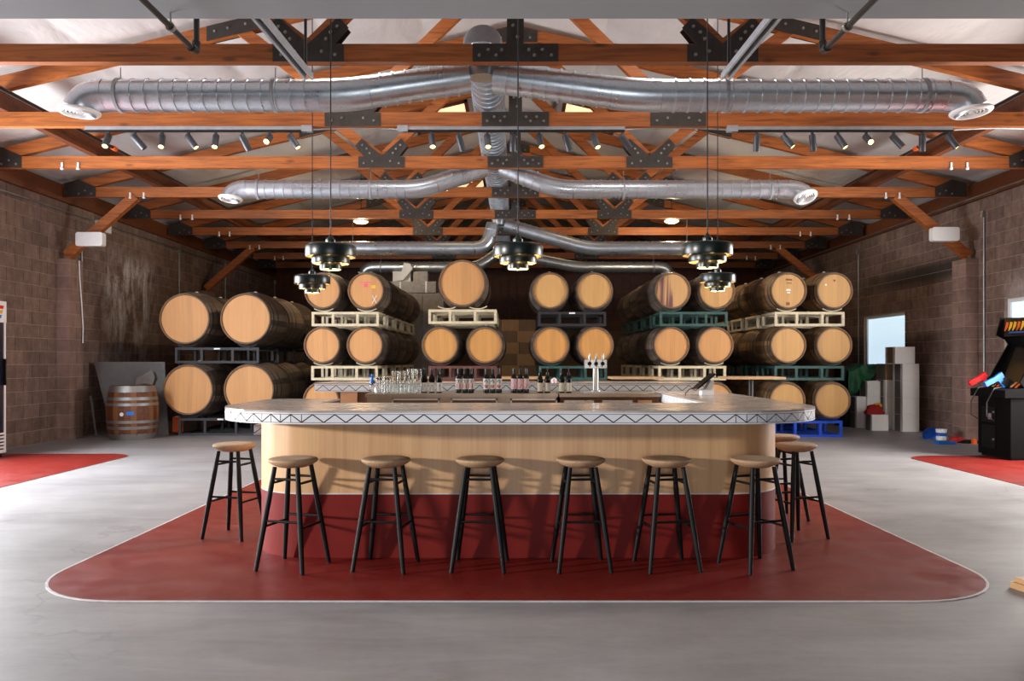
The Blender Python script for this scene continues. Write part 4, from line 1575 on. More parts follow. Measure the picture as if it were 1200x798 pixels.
def rack_meshes(w, h, dep, mat):
    key = (round(w, 3), round(h, 3), mat.name)
    if key in RACKS:
        return RACKS[key]
    s = 0.042
    d = {}
    d['rail'] = MB().box(-w / 2, w / 2, -s / 2, s / 2, 0, s).mesh('rail', mat)
    d['post'] = MB().box(-s / 2, s / 2, -s / 2, s / 2, s, h - s).mesh('post', mat)
    d['side_rail'] = MB().box(-s / 2, s / 2, s / 2, dep - s / 2, 0, s).mesh('side_rail', mat)
    cp = [(-0.16 + 0.032 * i, 0, 0.012 + 0.042 * (i / 5 - 1) ** 2) for i in range(11)]
    d['cradle'] = MB().tube(cp, 0.011, 6).mesh('cradle', mat)
    al = MB()
    for y in (0, dep):
        al.box(-w / 2, w / 2, y - s / 2, y + s / 2, 0, s).box(-w / 2, w / 2, y - s / 2, y + s / 2, h - s, h)
        for k in (0, 0.31, 0.69, 1):
            x = -w / 2 + s / 2 + k * (w - s)
            al.box(x - s / 2, x + s / 2, y - s / 2, y + s / 2, s, h - s)
    for x in (-w / 2 + s / 2, w / 2 - s / 2):
        al.box(x - s / 2, x + s / 2, s / 2, dep - s / 2, 0, s).box(x - s / 2, x + s / 2, s / 2, dep - s / 2, h - s, h)
    d['all'] = al.mesh('barrel_rack', mat)
    d['s'] = s
    RACKS[key] = d
    return d


def rack(x, y, z, w, h, dep, mat, label, group, full, pitch):
    d = rack_meshes(w, h, dep, mat)
    if not full:
        o = obj('barrel_rack', d['all'], None, (x, y, z))
        return tag(o, label, 'rack', group)
    t = thing('barrel_rack', label, 'rack', (x, y, z), 0, group)
    s = d['s']
    for yy in (0, dep):
        for zz in (0, h - s):
            obj('rail', d['rail'], t, (0, yy, zz))
        for k in (0, 0.31, 0.69, 1):
            obj('post', d['post'], t, (-w / 2 + s / 2 + k * (w - s), yy, 0))
        for sx in (-1, 1):
            obj('cradle', d['cradle'], t, (sx * pitch / 2, yy, h))
    if mat is M['rack_black']:
        MB().box(-0.05, 0.05, -s / 2 - 0.003, -s / 2, h - s + 0.008, h - 0.01).build('label_plate', M['white'], t)
    for sx in (-1, 1):
        for zz in (0, h - s):
            obj('side_rail', d['side_rail'], t, (sx * (w / 2 - s / 2), 0, zz))
    return t


TIER = ['bottom', 'middle', 'top']
ROWN = ['front', 'second', 'third', 'fourth', 'fifth']


def stack(name, bm, xs_by_tier, y0, zs, rack_mats, rack_h, depth, heads, sides=None, skip=(), dy=1.0):
    """a two wide stack several barrels deep; name says where it stands"""
    for ti, zc in enumerate(zs):
        xs_ = xs_by_tier[ti]
        for k in range(depth):
            rm, rl = rack_mats[ti]
            pitch = abs(xs_[-1] - xs_[0])
            bmx = bm[ti] if isinstance(bm, list) else bm
            zr = zc - bmx['rb'] - rack_h
            if ti == 0:
                zr = 0.0
                hh = zc - bmx['rb']
            else:
                hh = rack_h
            L = bmx['L']
            full = k < 2 and (ti, k) not in skip
            if (ti, k) in skip:
                continue
            w = pitch + 0.40 if len(xs_) > 1 else 1.14
            px_ = pitch if len(xs_) > 1 else 0.5
            rack((xs_[0] + xs_[-1]) / 2, y0 + k * dy + 0.12, zr, w, hh, L - 0.26, rm, '%s rack %s, %s tier, %s row' % (rl, name, TIER[ti], ROWN[k]), 'barrel racks %s' % name, k == 0, px_)
            for j, x in enumerate(xs_):
                hk = heads[ti][j] if k == 0 else 'head_dark'
                lab = 'oak barrel %s, %s tier, %s row' % (name, TIER[ti], ROWN[k])
                if sides and len(xs_) > 1:
                    lab += ', ' + sides[j]
                t, h = barrel(bmx, x, y0 + k * dy, zc, hk, lab, 'barrels %s' % name)
                if k == 0:
                    yield ti, j, t, h


M_NAMES = {}
for k_, m_ in M.items():
    M_NAMES[id(m_)] = k_
K2 = 13.3 / F
X = lambda u: (u - CU) * K2
ZS_ = [0.62, 1.536, 2.44]
T = {}
fp = 13.6
for ti, j, t, h in stack('on the black puncheon racks', PUN, [[ux(220, fp), ux(291.5, fp)], [ux(216, fp), ux(287.5, fp)]], fp, [0.785, 1.99], [(M['rack_black'], 'black')] * 2, 0.27, 3, [['head_tan', 'head_tan'], ['head_tan', 'head_tan']], ['wall side', 'bar side'], dy=1.14):
    t['label'] = t['label'].replace('oak barrel', 'large oak puncheon')
for ti, j, t, h in stack('on beige racks by the puncheons', BAR, [[X(376), X(427)], [X(377), X(427.3)], [X(377.5), X(428.5)]], 13.3, ZS_, [(M['rack_beige'], 'beige')] * 3, 0.24, 5, [['head_tan'] * 2] * 3, ['puncheon side', 'wrapped pallet side']):
    T[(2, ti, j)] = (t, h)
for ti, j, t, h in stack('under the single puncheon', [BAR, BAR, PUS], [[X(515.5), X(568)], [X(515.5), X(568)], [X(541.5)]], 13.3, ZS_[:2] + [2.565], [(M['rack_black'], 'black'), (M['rack_rust'], 'rusty red'), (M['rack_beige'], 'beige')], 0.24, 2, [['head_orange'] * 2, ['head_orange'] * 2, ['head_tan']], ['wrapped pallet side', 'carton pallet side'], dy=1.05):
    T[(3, ti, j)] = (t, h)
    if ti == 2:
        t['label'] = 'single large oak puncheon on top of a beige rack'
for ti, j, t, h in stack('behind the tap tower', BAR, [[X(646), X(698)], [X(646), X(698)], [X(645), X(697)]], 13.3, ZS_, [(M['rack_black'], 'black'), (M['rack_green'], 'green'), (M['rack_black'], 'black')], 0.24, 2, [['head_orange'] * 2, ['head_orange'] * 2, ['head_pale', 'head_pale']], ['carton pallet side', 'arcade side']):
    T[(4, ti, j)] = (t, h)
for ti, j, t, h in stack('in the wine-stained stack', BAR, [[X(787), X(838.5)], [X(787), X(838.7)], [X(788.5), X(840.5)]], 13.3, ZS_, [(M['rack_black'], 'black'), (M['rack_beige'], 'beige'), (M['rack_green'], 'green')], 0.24, 5, [['head_tan'] * 2, ['head_tan'] * 2, ['head_stain', 'head_pale']], ['tap tower side', 'arcade side']):
    T[(5, ti, j)] = (t, h)
    if ti == 2 and j == 0:
        t['label'] = 'oak barrel with a purple wine-stained head on the top tier'
for ti, j, t, h in stack('in the blue-footed stack', BAW, [[X(923), X(976)], [X(924), X(978)], [X(924.5), X(978.5)]], 13.3, ZS_, [(M['rack_blue'], 'blue'), (M['rack_green'], 'green'), (M['rack_beige'], 'beige')], 0.24, 5, [['head_pale'] * 2] * 3, ['tap tower side', 'white carton side']):
    T[(6, ti, j)] = (t, h)
# marks on heads
t, h = T[(2, 2, 1)]
yf = 0.024


def mark(h, poly, mat):
    MB().prism(poly, yf - 0.001, yf + 0.001, 'XZ').build('chalk_mark', mat, h)


mark(h, [(-0.1, 0.13), (0.1, 0.135), (0.1, 0.15), (-0.1, 0.145)], M['pink'])
mark(h, [(-0.03, 0.06), (0.03, 0.06), (0.03, 0.12), (-0.03, 0.12)], M['pink'])
mark(h, [(0.09, 0.04), (0.16, 0.04), (0.16, 0.09), (0.09, 0.09)], M['yellow'])
for q in ([(0.09, -0.22), (0.10, -0.22), (0.18, -0.08), (0.17, -0.08)], [(0.17, -0.22), (0.18, -0.22), (0.11, -0.08), (0.10, -0.08)]):
    mark(h, q, M['label_white'])
t, h = T[(6, 2, 0)]
for q in ([(-0.06, 0.17), (0.06, 0.17), (0.05, 0.2), (-0.05, 0.2)], [(-0.04, 0.12), (0.05, 0.12), (0.05, 0.135), (-0.04, 0.135)], [(-0.03, -0.24), (0.03, -0.24), (0.03, -0.19), (-0.03, -0.19)]):
    mark(h, q, M['head_dark'])
mark(h, [(-0.04, 0.0), (0.04, 0.0), (0.03, 0.03), (-0.03, 0.03)], M['label_white'])
mark(h, [(-0.02, -0.04), (0.03, -0.04), (0.03, -0.02), (-0.02, -0.02)], M['label_white'])
t, h = T[(6, 2, 1)]
MB().lathe([(0.001, 0.0), (0.02, 0.0)], 12, 'Y', (0.0, yf, 0.17)).build('chalk_mark', M['head_dark'], h)
MB().lathe([(0.001, 0.0), (0.016, 0.0)], 12, 'Y', (-0.14, yf, 0.1)).build('chalk_mark', M['label_white'], h)

# upright barrel by the left wall
ub = thing('upright_barrel', 'weathered oak barrel standing upright by the leaning grey panel', 'barrel', (ux(155.5, 13.2), 13.2, 0))
prof = [(0.335, 0.0), (0.37, 0.12), (0.392, 0.3), (0.397, 0.43), (0.392, 0.56), (0.37, 0.74), (0.335, 0.87), (0.315, 0.87), (0.312, 0.845)]
for k in range(26):          # each stave by itself
    a0, a1 = 2 * PI * k / 26 + 0.004, 2 * PI * (k + 1) / 26 - 0.004
    vs = []
    for (r, z) in prof[:7]:
        vs += [(r * math.cos(a0), r * math.sin(a0), z), (r * math.cos(a1), r * math.sin(a1), z), ((r - 0.025) * math.cos(a1), (r - 0.025) * math.sin(a1), z), ((r - 0.025) * math.cos(a0), (r - 0.025) * math.sin(a0), z)]
    fs = [(0, 3, 2, 1), (24, 25, 26, 27)]
    for i in range(6):
        for q in range(4):
            fs.append((i * 4 + q, i * 4 + (q + 1) % 4, i * 4 + 4 + (q + 1) % 4, i * 4 + 4 + q))
    MB().add(vs, fs).build('stave', M['timber_dark'] if k % 3 else M['head_dark'], ub)
MB().lathe([(0.001, 0.84), (0.316, 0.84)], 30, 'Z').build('head', M['head_dark'], ub)


def ubr(z):
    k = 1 - (2 * z / 0.87 - 1) ** 2
    return 0.335 + 0.062 * k + 0.004


for z, w in ((0.0, 0.1), (0.17, 0.05), (0.27, 0.045), (0.55, 0.045), (0.64, 0.05), (0.77, 0.1)):
    MB().lathe([(ubr(z) - 0.006, z), (ubr(z), z), (ubr(z + w), z + w), (ubr(z + w) - 0.006, z + w)], 36, 'Z').build('hoop', M['hoop_light'], ub, True)
a = -PI / 2 + 0.18
MB().lathe([(0.001, -0.005), (0.03, -0.004), (0.032, 0.01)], 14, 'Y', (0, 0, 0)).build('round_tag', M['white'], ub, False, (0.398 * math.cos(a - 0.15), 0.398 * math.sin(a - 0.15), 0.42))
MB().box(-0.06, 0.06, -0.006, 0.004, -0.03, 0.03).build('blue_tag', M['gun_blue'], ub, False, (0.395 * math.cos(a + 0.18), 0.398 * math.sin(a + 0.18), 0.435), (0, 0, 0.3))

# ------------------------------------------------------------------ high tables behind the bar
for i, (u0, u1, y, lab) in enumerate(((446, 500, 10.6, 'behind the stacked tumblers'), (586, 640, 10.6, 'behind the pink labelled bottles'), (718, 778, 10.6, 'behind the tap tower'), (855, 921, 10.2, 'behind the tablet'))):
    x0, x1 = ux(u0, y), ux(u1, y)
    z = vz(441.8, y)
    t = thing('high_table', 'tall table with thin pale wood top and dark post %s' % lab, 'table', ((x0 + x1) / 2, y + 0.3, 0), 0, 'high tables behind the bar')
    w = (x1 - x0) / 2
    MB().box(-w, w, -0.3, 0.3, z - 0.03, z).build('table_top', M['tan_wood'], t)
    MB().tube([(0, 0, 0.02), (0, 0, z - 0.03)], 0.035, 12).build('post', M['black_pipe'], t, True)
    MB().lathe([(0.24, 0.0), (0.24, 0.012), (0.05, 0.03)], 24, 'Z', cap0=True, cap1=True).build('foot', M['black_pipe'], t, True)

# ------------------------------------------------------------------ pallets behind the barrels
def carton(x, y, z, sx, sy, sz, mat, label, group=None, flap=True, tape=None):
    t = thing('carton', label, 'carton', (x, y, z), 0, group)
    MB().box(-sx / 2, sx / 2, -sy / 2, sy / 2, 0, sz - 0.004).build('carton_body', mat, t)
    g_ = 0.002
    MB().box(-sx / 2, sx / 2, -sy / 2, -g_, sz - 0.004, sz).build('flap', mat, t)
    MB().box(-sx / 2, sx / 2, g_, sy / 2, sz - 0.004, sz).build('flap', mat, t)
    if tape:
        MB().box(-sx / 2 - 0.0015, -sx / 2, -sy * 0.28, sy * 0.28, 0.0, sz - 0.004).build('print_band', tape, t)
    return t


LAY = ['lowest', 'second', 'third', 'fourth', 'fifth', 'sixth', 'seventh', 'eighth']
for r_ in range(8):
    for c_ in range(3):
        s = 0.43
        carton(-0.58 + c_ * 0.41 + (0.05 if r_ % 2 else 0), 18.6, 0.13 + r_ * 0.262, 0.40, 0.5, 0.26, M['carton_dark'] if (r_ + c_) % 2 else M['carton'], 'brown carton on the rear pallet, %s layer, %s' % (LAY[r_], ('puncheon end', 'middle', 'tap tower end')[c_]), 'cartons on the rear pallet')
t = thing('pallet', 'wooden pallet under the brown cartons', 'pallet', (-0.17, 18.6, 0))
for k in range(6):
    MB().box(-0.65, 0.65, -0.5 + k * 0.18, -0.4 + k * 0.18, 0.108, 0.128).build('slat', M['tan_wood'], t)
for k in (-0.6, 0, 0.6):
    MB().box(k - 0.04, k + 0.04, -0.5, 0.5, 0, 0.108).build('runner', M['tan_wood'], t)
yy = 18.7
x0, x1 = ux(470, yy), ux(520, yy)
for r_ in range(7):
    for c_ in range(2):
        w = (x1 - x0) / 2
        carton(x0 + w * (c_ + 0.5), yy + 0.3, 0.0 + r_ * 0.41, w - 0.01, 0.6, 0.405, M['wrap'], 'grey wrapped carton in the tall pile, %s layer, %s' % (LAY[r_], ('beige rack end', 'puncheon end')[c_]), 'wrapped cartons')
zt = 7 * 0.41
x0, x1 = ux(458, yy), ux(511, yy)
t = thing('wrapped_slab', 'flat bundle of wrapped goods topping the tall grey pile', 'bundle', ((x0 + x1) / 2, yy + 0.3, zt))
MB().box((x0 - x1) / 2, (x1 - x0) / 2, -0.35, 0.35, 0.0, 0.26).build('bundle_body', M['wrap'], t)
for k in (-0.3, 0.3):
    MB().box(k - 0.02, k + 0.02, -0.354, 0.354, -0.001, 0.264).build('strap', M['white'], t)
carton(ux(470, yy), yy + 0.3, zt + 0.27, 0.42, 0.4, 0.24, M['carton_white'], 'pale carton on the wrapped bundle beside an open sheet')
carton(ux(492, yy), yy + 0.3, zt + 0.27, 0.34, 0.4, 0.24, M['wrap'], 'grey wrapped carton on the bundle next to the puncheon')
t = MB().prism([(0, 0), (0.14, 0.02), (0.36, 0.28), (0.30, 0.40), (0.16, 0.42), (0.10, 0.2)], -0.1, 0.02, 'XZ').build('loose_sheet', M['carton_white'], None, False, (ux(466, yy), yy, zt + 0.27))
tag(t, 'bent pale cardboard sheet lying against the top cartons', 'sheet')

# ------------------------------------------------------------------ right side: white cartons, tarp, clutter
yw = 14.45


def wx(u, y=yw):
    return ux(u, y)


cw = 0.3
G = 'white wine cartons by the window'
for k in range(4):
    carton(wx(1067.5, yw + 0.01), yw + 0.2, k * 0.307, 0.30, 0.38, 0.304, M['carton_white'], 'white wine carton in the tall pile, %s from the floor' % ('first', 'second', 'third', 'topmost but one')[k], G, tape=M['tape_grey'])
carton(wx(1060.5, yw + 0.03), yw + 0.22, 4 * 0.307, 0.36, 0.38, 0.304, M['carton_white'], 'white wine carton topmost on the tall pile', G, tape=M['carton'])
for k in range(4):
    carton(wx(1047, yw + 0.56), yw + 0.75, k * 0.307, 0.30, 0.38, 0.304, M['carton_white'] if k < 3 else M['carton'], ('white wine carton behind the tall pile, %s layer' % LAY[k]) if k < 3 else 'brown carton behind the tall white pile', G, tape=M['tape_grey'])
for k in range(3):
    carton(wx(1027, yw + 0.76), yw + 0.95, k * 0.30, 0.34, 0.38, 0.297, M['carton_white'], 'white wine carton in the low pile beside the barrels, %s' % ('on the floor', 'second up', 'on top')[k], G, tape=M['tape_grey'])
    if k < 2:
        carton(wx(1012, yw + 0.81), yw + 1.0, k * 0.30, 0.26, 0.38, 0.297, M['carton_white'], 'white wine carton against the blue footed rack, %s' % ('on the floor', 'second up')[k], G, tape=M['tape_grey'])
carton(wx(1032, yw + 0.23), yw + 0.42, 0, 0.30, 0.34, 0.29, M['carton_white'], 'single white carton with a red bag on it', G, tape=M['tape_grey'])


def blob(name, mat, p, s, label, cat, seed, amp=0.25, n=14, parent=None):
    rnd = random.Random(seed)
    mb = MB()
    prof = [(0.001, 1.0), (0.4, 0.95), (0.75, 0.78), (0.95, 0.5), (1.0, 0.2), (0.95, 0.0), (0.001, 0.0)]
    mb.lathe(prof, n, 'Z')
    mb.v = [(x * s[0] * rnd.uniform(1 - amp, 1 + amp), y_ * s[1] * rnd.uniform(1 - amp, 1 + amp), z * s[2] * rnd.uniform(1 - amp * 0.6, 1 + amp * 0.6)) for x, y_, z in mb.v]
    o = mb.build(name, mat, parent, True, p)
    if label:
        tag(o, label, cat)
    return o


blob('red_bag', M['red_cloth'], (wx(1030, yw + 0.21), yw + 0.40, 0.29), (0.16, 0.13, 0.17), 'crumpled red bag on the single white carton', 'bag', 3)
blob('yellow_cap', M['yellow'], (wx(1034, yw + 0.27), yw + 0.46, 0.43), (0.08, 0.07, 0.07), 'small yellow cap lying on the red bag', 'cap', 4, 0.1)
# tarp draped over goods next to the barrels
tp = MB()
W_, H_ = 16, 12
x0, x1 = ux(1001, 15.2), ux(1034, 15.2)
vs = []
rnd = random.Random(5)
for j in range(H_ + 1):
    for i in range(W_ + 1):
        a, b = i / W_, j / H_
        x = (x1 - x0) * a
        z = 1.22 - 0.1 * (1 - a) ** 2 - 0.02 * math.sin(9 * a)
        if b > 0.45:
            k = (b - 0.45) / 0.55
            z -= k * (0.55 - 0.38 * a)
            y = -0.02 - 0.06 * k + 0.04 * math.sin(14 * a) * k
        else:
            y = 0.5 * (0.45 - b) / 0.45
        vs.append((x + rnd.uniform(-0.01, 0.01), y + rnd.uniform(-0.012, 0.012), z + rnd.uniform(-0.012, 0.012)))
tp.add(vs, [(j * (W_ + 1) + i, j * (W_ + 1) + i + 1, (j + 1) * (W_ + 1) + i + 1, (j + 1) * (W_ + 1) + i) for j in range(H_) for i in range(W_)])
to = tp.build('tarp', M['tarp'], None, True, (x0, 15.5, 0))
sm = to.modifiers.new('thickness', 'SOLIDIFY')
sm.thickness = 0.012
tag(to, 'green tarp draped over goods between the barrels and white cartons', 'tarp')
o = MB().box(-0.27, 0.27, 0, 0.5, 0, 1.17).build('covered_crate', M['black_plastic'], None, False, ((x0 + x1) / 2 - 0.03, 15.55, 0))
tag(o, 'dark crate mostly hidden under the green tarp', 'crate')
# clutter at the foot of the right pilaster
t = thing('paint_bucket', 'white and blue paint bucket on the floor by the pilaster', 'bucket', (ux(1103, 12.9), 12.9, 0))
MB().lathe([(0.065, 0), (0.075, 0.01), (0.082, 0.17)], 20, 'Z', cap0=True).build('bucket_body', M['white'], t, True)
MB().lathe([(0.084, 0.165), (0.086, 0.18), (0.002, 0.183)], 20, 'Z').build('lid', M['white'], t, True)
MB().lathe([(0.0785, 0.07), (0.083, 0.125)], 20, 'Z').build('label_band', M['blue_plastic'], t, True)
o = MB().lathe([(0.001, 0.02), (0.09, 0.016), (0.12, 0.0), (0.13, -0.02)], 24, 'Z').build('bucket_lid', M['blue_plastic'], None, True, (ux(1090, 13.0), 13.0, 0.1), (R(-60), R(10), 0))
tag(o, 'round blue lid leaning beside the white bucket', 'lid')
t = thing('paint_tray', 'flat blue paint tray on the floor before the bucket', 'tray', (ux(1107, 12.3), 12.3, 0))
MB().box(-0.12, 0.12, -0.08, 0.08, 0.002, 0.012).build('tray_base', M['blue_plastic'], t)
MB().box(-0.12, 0.12, -0.09, -0.08, 0.002, 0.04).box(-0.12, 0.12, 0.08, 0.09, 0.002, 0.04).box(-0.13, -0.12, -0.09, 0.09, 0.002, 0.04).box(0.12, 0.13, -0.09, 0.09, 0.002, 0.04).build('tray_rim', M['gun_blue'], t)
blob('red_rag', M['red_cloth'], (ux(1121, 12.55), 12.55, 0.0), (0.14, 0.11, 0.09), 'red rag heaped on the floor by the pilaster foot', 'rag', 8)
blob('dark_rag', M['black_plastic'], (ux(1134, 12.45), 12.45, 0.0), (0.14, 0.1, 0.05), 'dark cloth on the floor beside the red rag', 'rag', 9)
o = MB().box(-0.03, 0.03, -0.03, 0.03, 0, 0.06).box(-0.02, 0.02, -0.02, 0.02, 0.06, 0.08).build('jar', M['orange'], None, False, (ux(1141.5, 12.3), 12.3, 0))
tag(o, 'small orange pot on the floor beside the dark cloth', 'pot')
# wooden block at the right edge of the floor
o = MB().box(0, 0.2, -0.06, 0.06, 0, 0.035).box(0.02, 0.2, -0.05, 0.05, 0.035, 0.06).build('wood_offcut', M['tan_wood'], None, False, (ux(1194, 4.42), 4.42, 0), (0, 0, 0.2))
tag(o, 'small wooden offcut on the floor near the red paint corner', 'offcut')

# ------------------------------------------------------------------ arcade machine
AX, AY0, AY1 = 6.30, 10.2, 10.92
t = thing('arcade_machine', 'black arcade shooting machine with red and blue guns by the window', 'arcade machine', (AX, (AY0 + AY1) / 2, 0))
hw = (AY1 - AY0) / 2
MB().box(0.0, 0.82, -hw, hw, 0.03, 0.86).build('lower_cabinet', M['arcade'], t)
MB().box(0.03, 0.8, -hw + 0.03, hw - 0.03, 0.0, 0.03).build('plinth', M['black_plastic'], t)
MB().prism([(-0.09, 0.80), (0.3, 0.80), (0.3, 0.93), (0.05, 0.915), (-0.09, 0.90)], -hw - 0.03, hw + 0.03, 'XZ').build('control_panel', M['arcade'], t)
side = [(0.22, 0.86), (0.86, 0.86), (0.86, 1.86), (0.30, 1.86), (0.24, 1.62), (0.36, 1.56), (0.40, 1.50), (0.12, 1.0)]
for y in (-hw, hw - 0.025):
    MB().prism(side, y, y + 0.025, 'XZ').build('side_panel', M['arcade'], t)
MB().prism([(0.20, 0.95), (0.8, 0.95), (0.8, 1.5), (0.46, 1.5)], -hw + 0.025, hw - 0.025, 'XZ').build('monitor', M['navy'], t)
mq = MB().prism([(0.29, 1.60), (0.8, 1.60), (0.8, 1.84), (0.32, 1.84)], -hw + 0.025, hw - 0.025, 'XZ').build('marquee', M['navy'], t)
for k in range(6):
    y = hw - 0.14 - k * 0.085
    MB().bar((0.302, y + 0.02, 1.67), (0.315, y - 0.005, 1.79), 0.055, 0.006, (1, 0, 0)).build('marquee_shape', M['yellow'] if k % 3 else M['orange'], mq)
MB().box(0.295, 0.30, -hw + 0.1, hw - 0.2, 1.63, 1.66).build('marquee_stripe', M['blue_plastic'], mq)
for k in range(7):
    y = -hw + 0.06 + k * 0.1
    MB().bar((0.10, y, 0.93), (0.205, y + 0.05, 0.995), 0.035, 0.004).build('panel_stripe', M['head_tan'] if k % 2 else M['orange'], t)
MB().box(-0.012, 0.0, -0.05, 0.26, 0.12, 0.42).build('coin_door', M['black_plastic'], t)
MB().box(-0.012, 0.0, -0.05, 0.26, 0.46, 0.66).build('coin_door', M['black_plastic'], t)
MB().box(-0.02, -0.01, 0.03, 0.1, 0.5, 0.58).build('coin_slot', M['steel'], t)
MB().lathe([(0.012, -0.02), (0.015, 0.0)], 10, 'X', (-0.01, -0.02, 0.24), True).build('lock', M['steel'], t)
MB().lathe([(0.012, -0.02), (0.015, 0.0)], 10, 'X', (-0.01, -0.02, 0.6), True).build('lock', M['steel'], t)
for (y, mat, col) in ((hw - 0.12, M['gun_red'], 'red'), (-0.12, M['gun_blue'], 'blue')):
    gn = thing('light_gun', 'plastic %s toy gun resting in the arcade machine holster' % col, 'toy gun', (AX - 0.06, (AY0 + AY1) / 2 + y, 0.935))
    rz = R(-35)
    gn.rotation_euler = (0, 0, 0)
    MB().bar((-0.13, 0, 0.03), (0.10, 0, 0.15), 0.05, 0.065).build('barrel', mat, gn)
    MB().bar((0.02, 0, 0.12), (0.09, 0, 0.17), 0.045, 0.05).build('sight', mat, gn)
    MB().bar((0.05, 0, 0.11), (0.13, 0, 0.0), 0.042, 0.06).build('grip', mat, gn)
    MB().bar((0.1, 0, 0.09), (0.2, 0, 0.02), 0.06, 0.1).build('holster', M['black_plastic'], gn)
    MB().tube([(0.13, 0, 0.0), (-0.02, -0.02, -0.02), (-0.12, -0.03, -0.2), (-0.13, -0.04, -0.38), (-0.02, -0.02, -0.44)], 0.008, 8).build('cable', M['head_grey'], gn, True)

# ------------------------------------------------------------------ drinks cooler at the left edge
fy = 10.67
t = thing('drinks_cooler', 'tall white drinks cooler with glass door and striped header', 'cooler', (-6.77, fy - 0.29, 0), R(90))
w = 0.28
MB().box(-w, w, 0.05, 0.58, 0.06, 1.78).build('cooler_body', M['white'], t)
MB().box(-w - 0.01, w + 0.01, 0.0, 0.58, 1.78, 2.06).build('header', M['white'], t)
for (x0, x1) in ((-w, -w + 0.035), (w - 0.035, w)):
    MB().box(x0, x1, 0.0, 0.05, 0.1, 1.79).build('door_frame', M['white'], t)
MB().box(-w + 0.035, w - 0.035, 0.012, 0.05, 0.3, 1.79).build('door_glass', M['fridge_in'], t)
MB().box(-w, w, 0.0, 0.06, 0.06, 0.1).build('plinth', M['white'], t)
for k in range(5):
    MB().box(-w + 0.035, w - 0.04, -0.004, 0.012, 0.12 + k * 0.045, 0.145 + k * 0.045).build('grille_slat', M['white'], t)
MB().box(-w + 0.035, w - 0.035, 0.012, 0.05, 0.1, 0.34).build('grille_back', M['black_plastic'], t)
MB().box(w - 0.06, w - 0.04, -0.03, 0.012, 0.95, 1.3).build('door_handle', M['black_plastic'], t)
for k, mk in enumerate(('gun_red', 'yellow', 'gun_blue')):
    z = 1.98 - k * 0.062
    MB().prism([(-0.05 - k * 0.012, z - 0.022), (w - 0.06 - k * 0.022, z - 0.022), (w - 0.045 - k * 0.022, z + 0.022), (-0.04 - k * 0.012, z + 0.022)], -0.003, 0.0, 'XZ').build('header_stripe', M[mk], t)
MB().box(-0.02, 0.02, 0.0, 0.04, 0, 0.06).build('foot', M['black_plastic'], t, False, (w - 0.03, 0.05, 0))
MB().box(-0.02, 0.02, 0.0, 0.04, 0, 0.06).build('foot', M['black_plastic'], t, False, (-w + 0.03, 0.05, 0))

# leaning panels and small things by the left wall
p0, p1 = (ux(128, 13.9), 13.9), (ux(195, 14.2), 14.2)
pn = MB()
pn.add([(-7.28, 13.85, 1.26), (-6.1, 13.95, 1.26), (-5.95, 13.75, 0.0), (-6.85, 13.65, 0.0), (-7.28, 13.88, 1.26), (-6.1, 13.98, 1.26), (-5.95, 13.78, 0.0), (-6.85, 13.68, 0.0)], [(0, 1, 2, 3), (7, 6, 5, 4), (0, 4, 5, 1), (1, 5, 6, 2), (2, 6, 7, 3), (3, 7, 4, 0)])
tag(pn.build('leaning_panel', M['sheet']), 'large grey sheet panel leaning behind the upright barrel', 'panel')
o = MB().prism([(0, 0), (0.16, 0.05), (0.3, 0.02), (0.34, 0.16), (0.28, 0.28), (0.14, 0.2), (0.02, 0.14)], 0, 0.004, 'XZ').build('paper_scrap', M['wrap'], None, False, (-6.55, 13.82, 0.84))
tag(o, 'pale torn paper scrap stuck on the leaning grey panel', 'paper')
o = MB().bar((0, 0, 0), (-0.15, 0.1, 0.68), 0.02, 0.03).build('metal_strip', M['sheet'], None, False, (ux(113, 13.3), 13.3, 0.01))
tag(o, 'thin metal strip leaning on the wall by the conduit', 'strip')
# orange canister in the foot of the black rack
t = thing('orange_canister', 'orange canister behind the bottom black rack posts', 'canister', (ux(208.5, 13.95), 13.95, 0.045))
MB().box(-0.07, 0.07, -0.05, 0.05, 0, 0.26).build('canister_body', M['orange'], t)
MB().box(-0.03, 0.03, -0.03, 0.03, 0.26, 0.275).build('canister_lid', M['white'], t)

# conduits on the walls
def conduit(x, y, z0, z1, lab, box=True):
    t = thing('wall_conduit', lab, 'conduit', (x, y, z0))
    MB().tube([(0, 0, 0), (0, 0, z1 - z0)], 0.014, 10).build('conduit_pipe', M['conduit'], t, True)
    if box:
        MB().cbox((0, 0, z1 - z0 + 0.04), (0.08, 0.06, 0.1)).build('junction_box', M['conduit'], t)


def yl(u):
    return F * (XL + 0.02) / (u - CU)


def yr(u):
    return F * (XR - 0.02) / (u - CU)


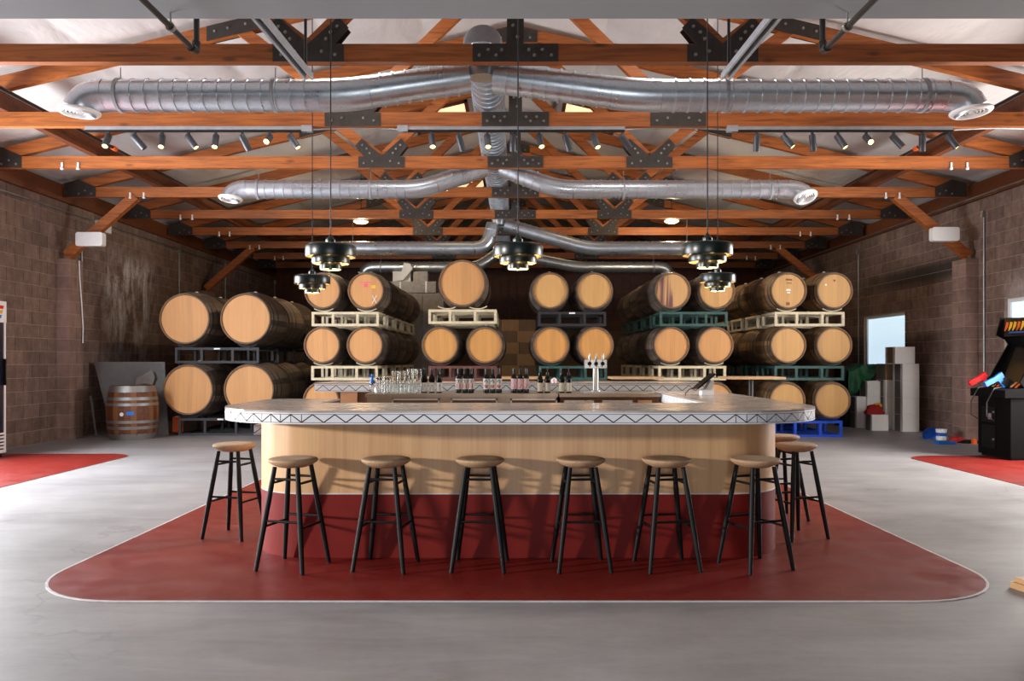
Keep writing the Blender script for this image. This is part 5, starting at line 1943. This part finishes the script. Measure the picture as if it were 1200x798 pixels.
conduit(XL + 0.018, 13.62, vz(503, 13.75), vz(288, 13.75), 'thin vertical conduit beside the pilaster on the bloom-stained wall', False)
for u, v0, v1 in ((210, 440, 297), (264, 400, 313), (322, 400, 332)):
    y = yl(u)
    conduit(XL + 0.018, y, vz(v0, y), vz(v1, y), 'vertical conduit rising behind the puncheons to a lamp box %s' % ('near the bloom' if u == 210 else ('by the rear pilaster' if u == 264 else 'far back')))
for u, v0, v1, lab in ((1006, 440, 297, 'vertical conduit on the wall between the barrels and window'), (1153, 440, 254, 'vertical conduit between the pilaster and the window by the arcade')):
    y = yr(u)
    conduit(XR - 0.018, y, vz(v0, y), vz(v1, y), lab)
# cable hanging by the left pilaster and level conduits under the ledgers
pts = [(0, 0, 0), (0.0, 0.02, -0.3), (0.01, 0.06, -0.7), (0.012, 0.1, -1.1), (0.012, 0.09, -1.35)]
o = MB().tube(pts, 0.009, 8).build('hanging_cable', M['white'], None, True, (XL + 0.222, 13.16, 2.92))
tag(o, 'loose pale cable hanging down the pilaster', 'cable')
for x, lab in ((XL + 0.02, 'bloom-stained'), (XR - 0.02, 'windowed')):
    o = MB().tube([(0, 0, 0), (0, 13, 0)], 0.014, 8).build('level_conduit', M['conduit'], None, True, (x, 10.8, 3.72 if x < 0 else 3.86))
    if x > 0:
        o.location = (XR - 0.075, 10.8, 3.9)
    tag(o, 'long level conduit under the ledger of the %s wall' % lab, 'conduit')
# white speakers on the braces
for (u, v, lab) in ((104, 280, 'bloom-stained'), (1109, 274, 'windowed')):
    y = 12.79
    p = at(u, v, y)
    t = thing('wall_speaker', 'white rounded box speaker on the brace by the %s wall' % lab, 'speaker', (p.x, y, p.z - 0.11), 0)
    MB().prism(rounded(-0.215, 0.215, 0, 0.22, 0.035, n=4), 0.0, 0.12, 'XZ').build('speaker_case', M['white'], t)
    MB().prism(rounded(-0.205, 0.205, 0.01, 0.21, 0.03, n=4), -0.004, 0.0, 'XZ').build('speaker_grille', M['diff'], t)
    MB().box(-0.03, 0.03, 0.12, 0.155, 0.08, 0.14).build('bracket', M['bolt'], t)
t = thing('wall_box', 'white square box behind the brace on the bloom-stained wall', 'box', (XL + 0.02, yl(118), vz(272, yl(118))))
MB().box(0.0, 0.09, -0.2, 0.2, 0, 0.18).build('box_case', M['white'], t)
MB().box(0.09, 0.095, -0.18, 0.18, 0.01, 0.17).build('box_cover', M['diff'], t)
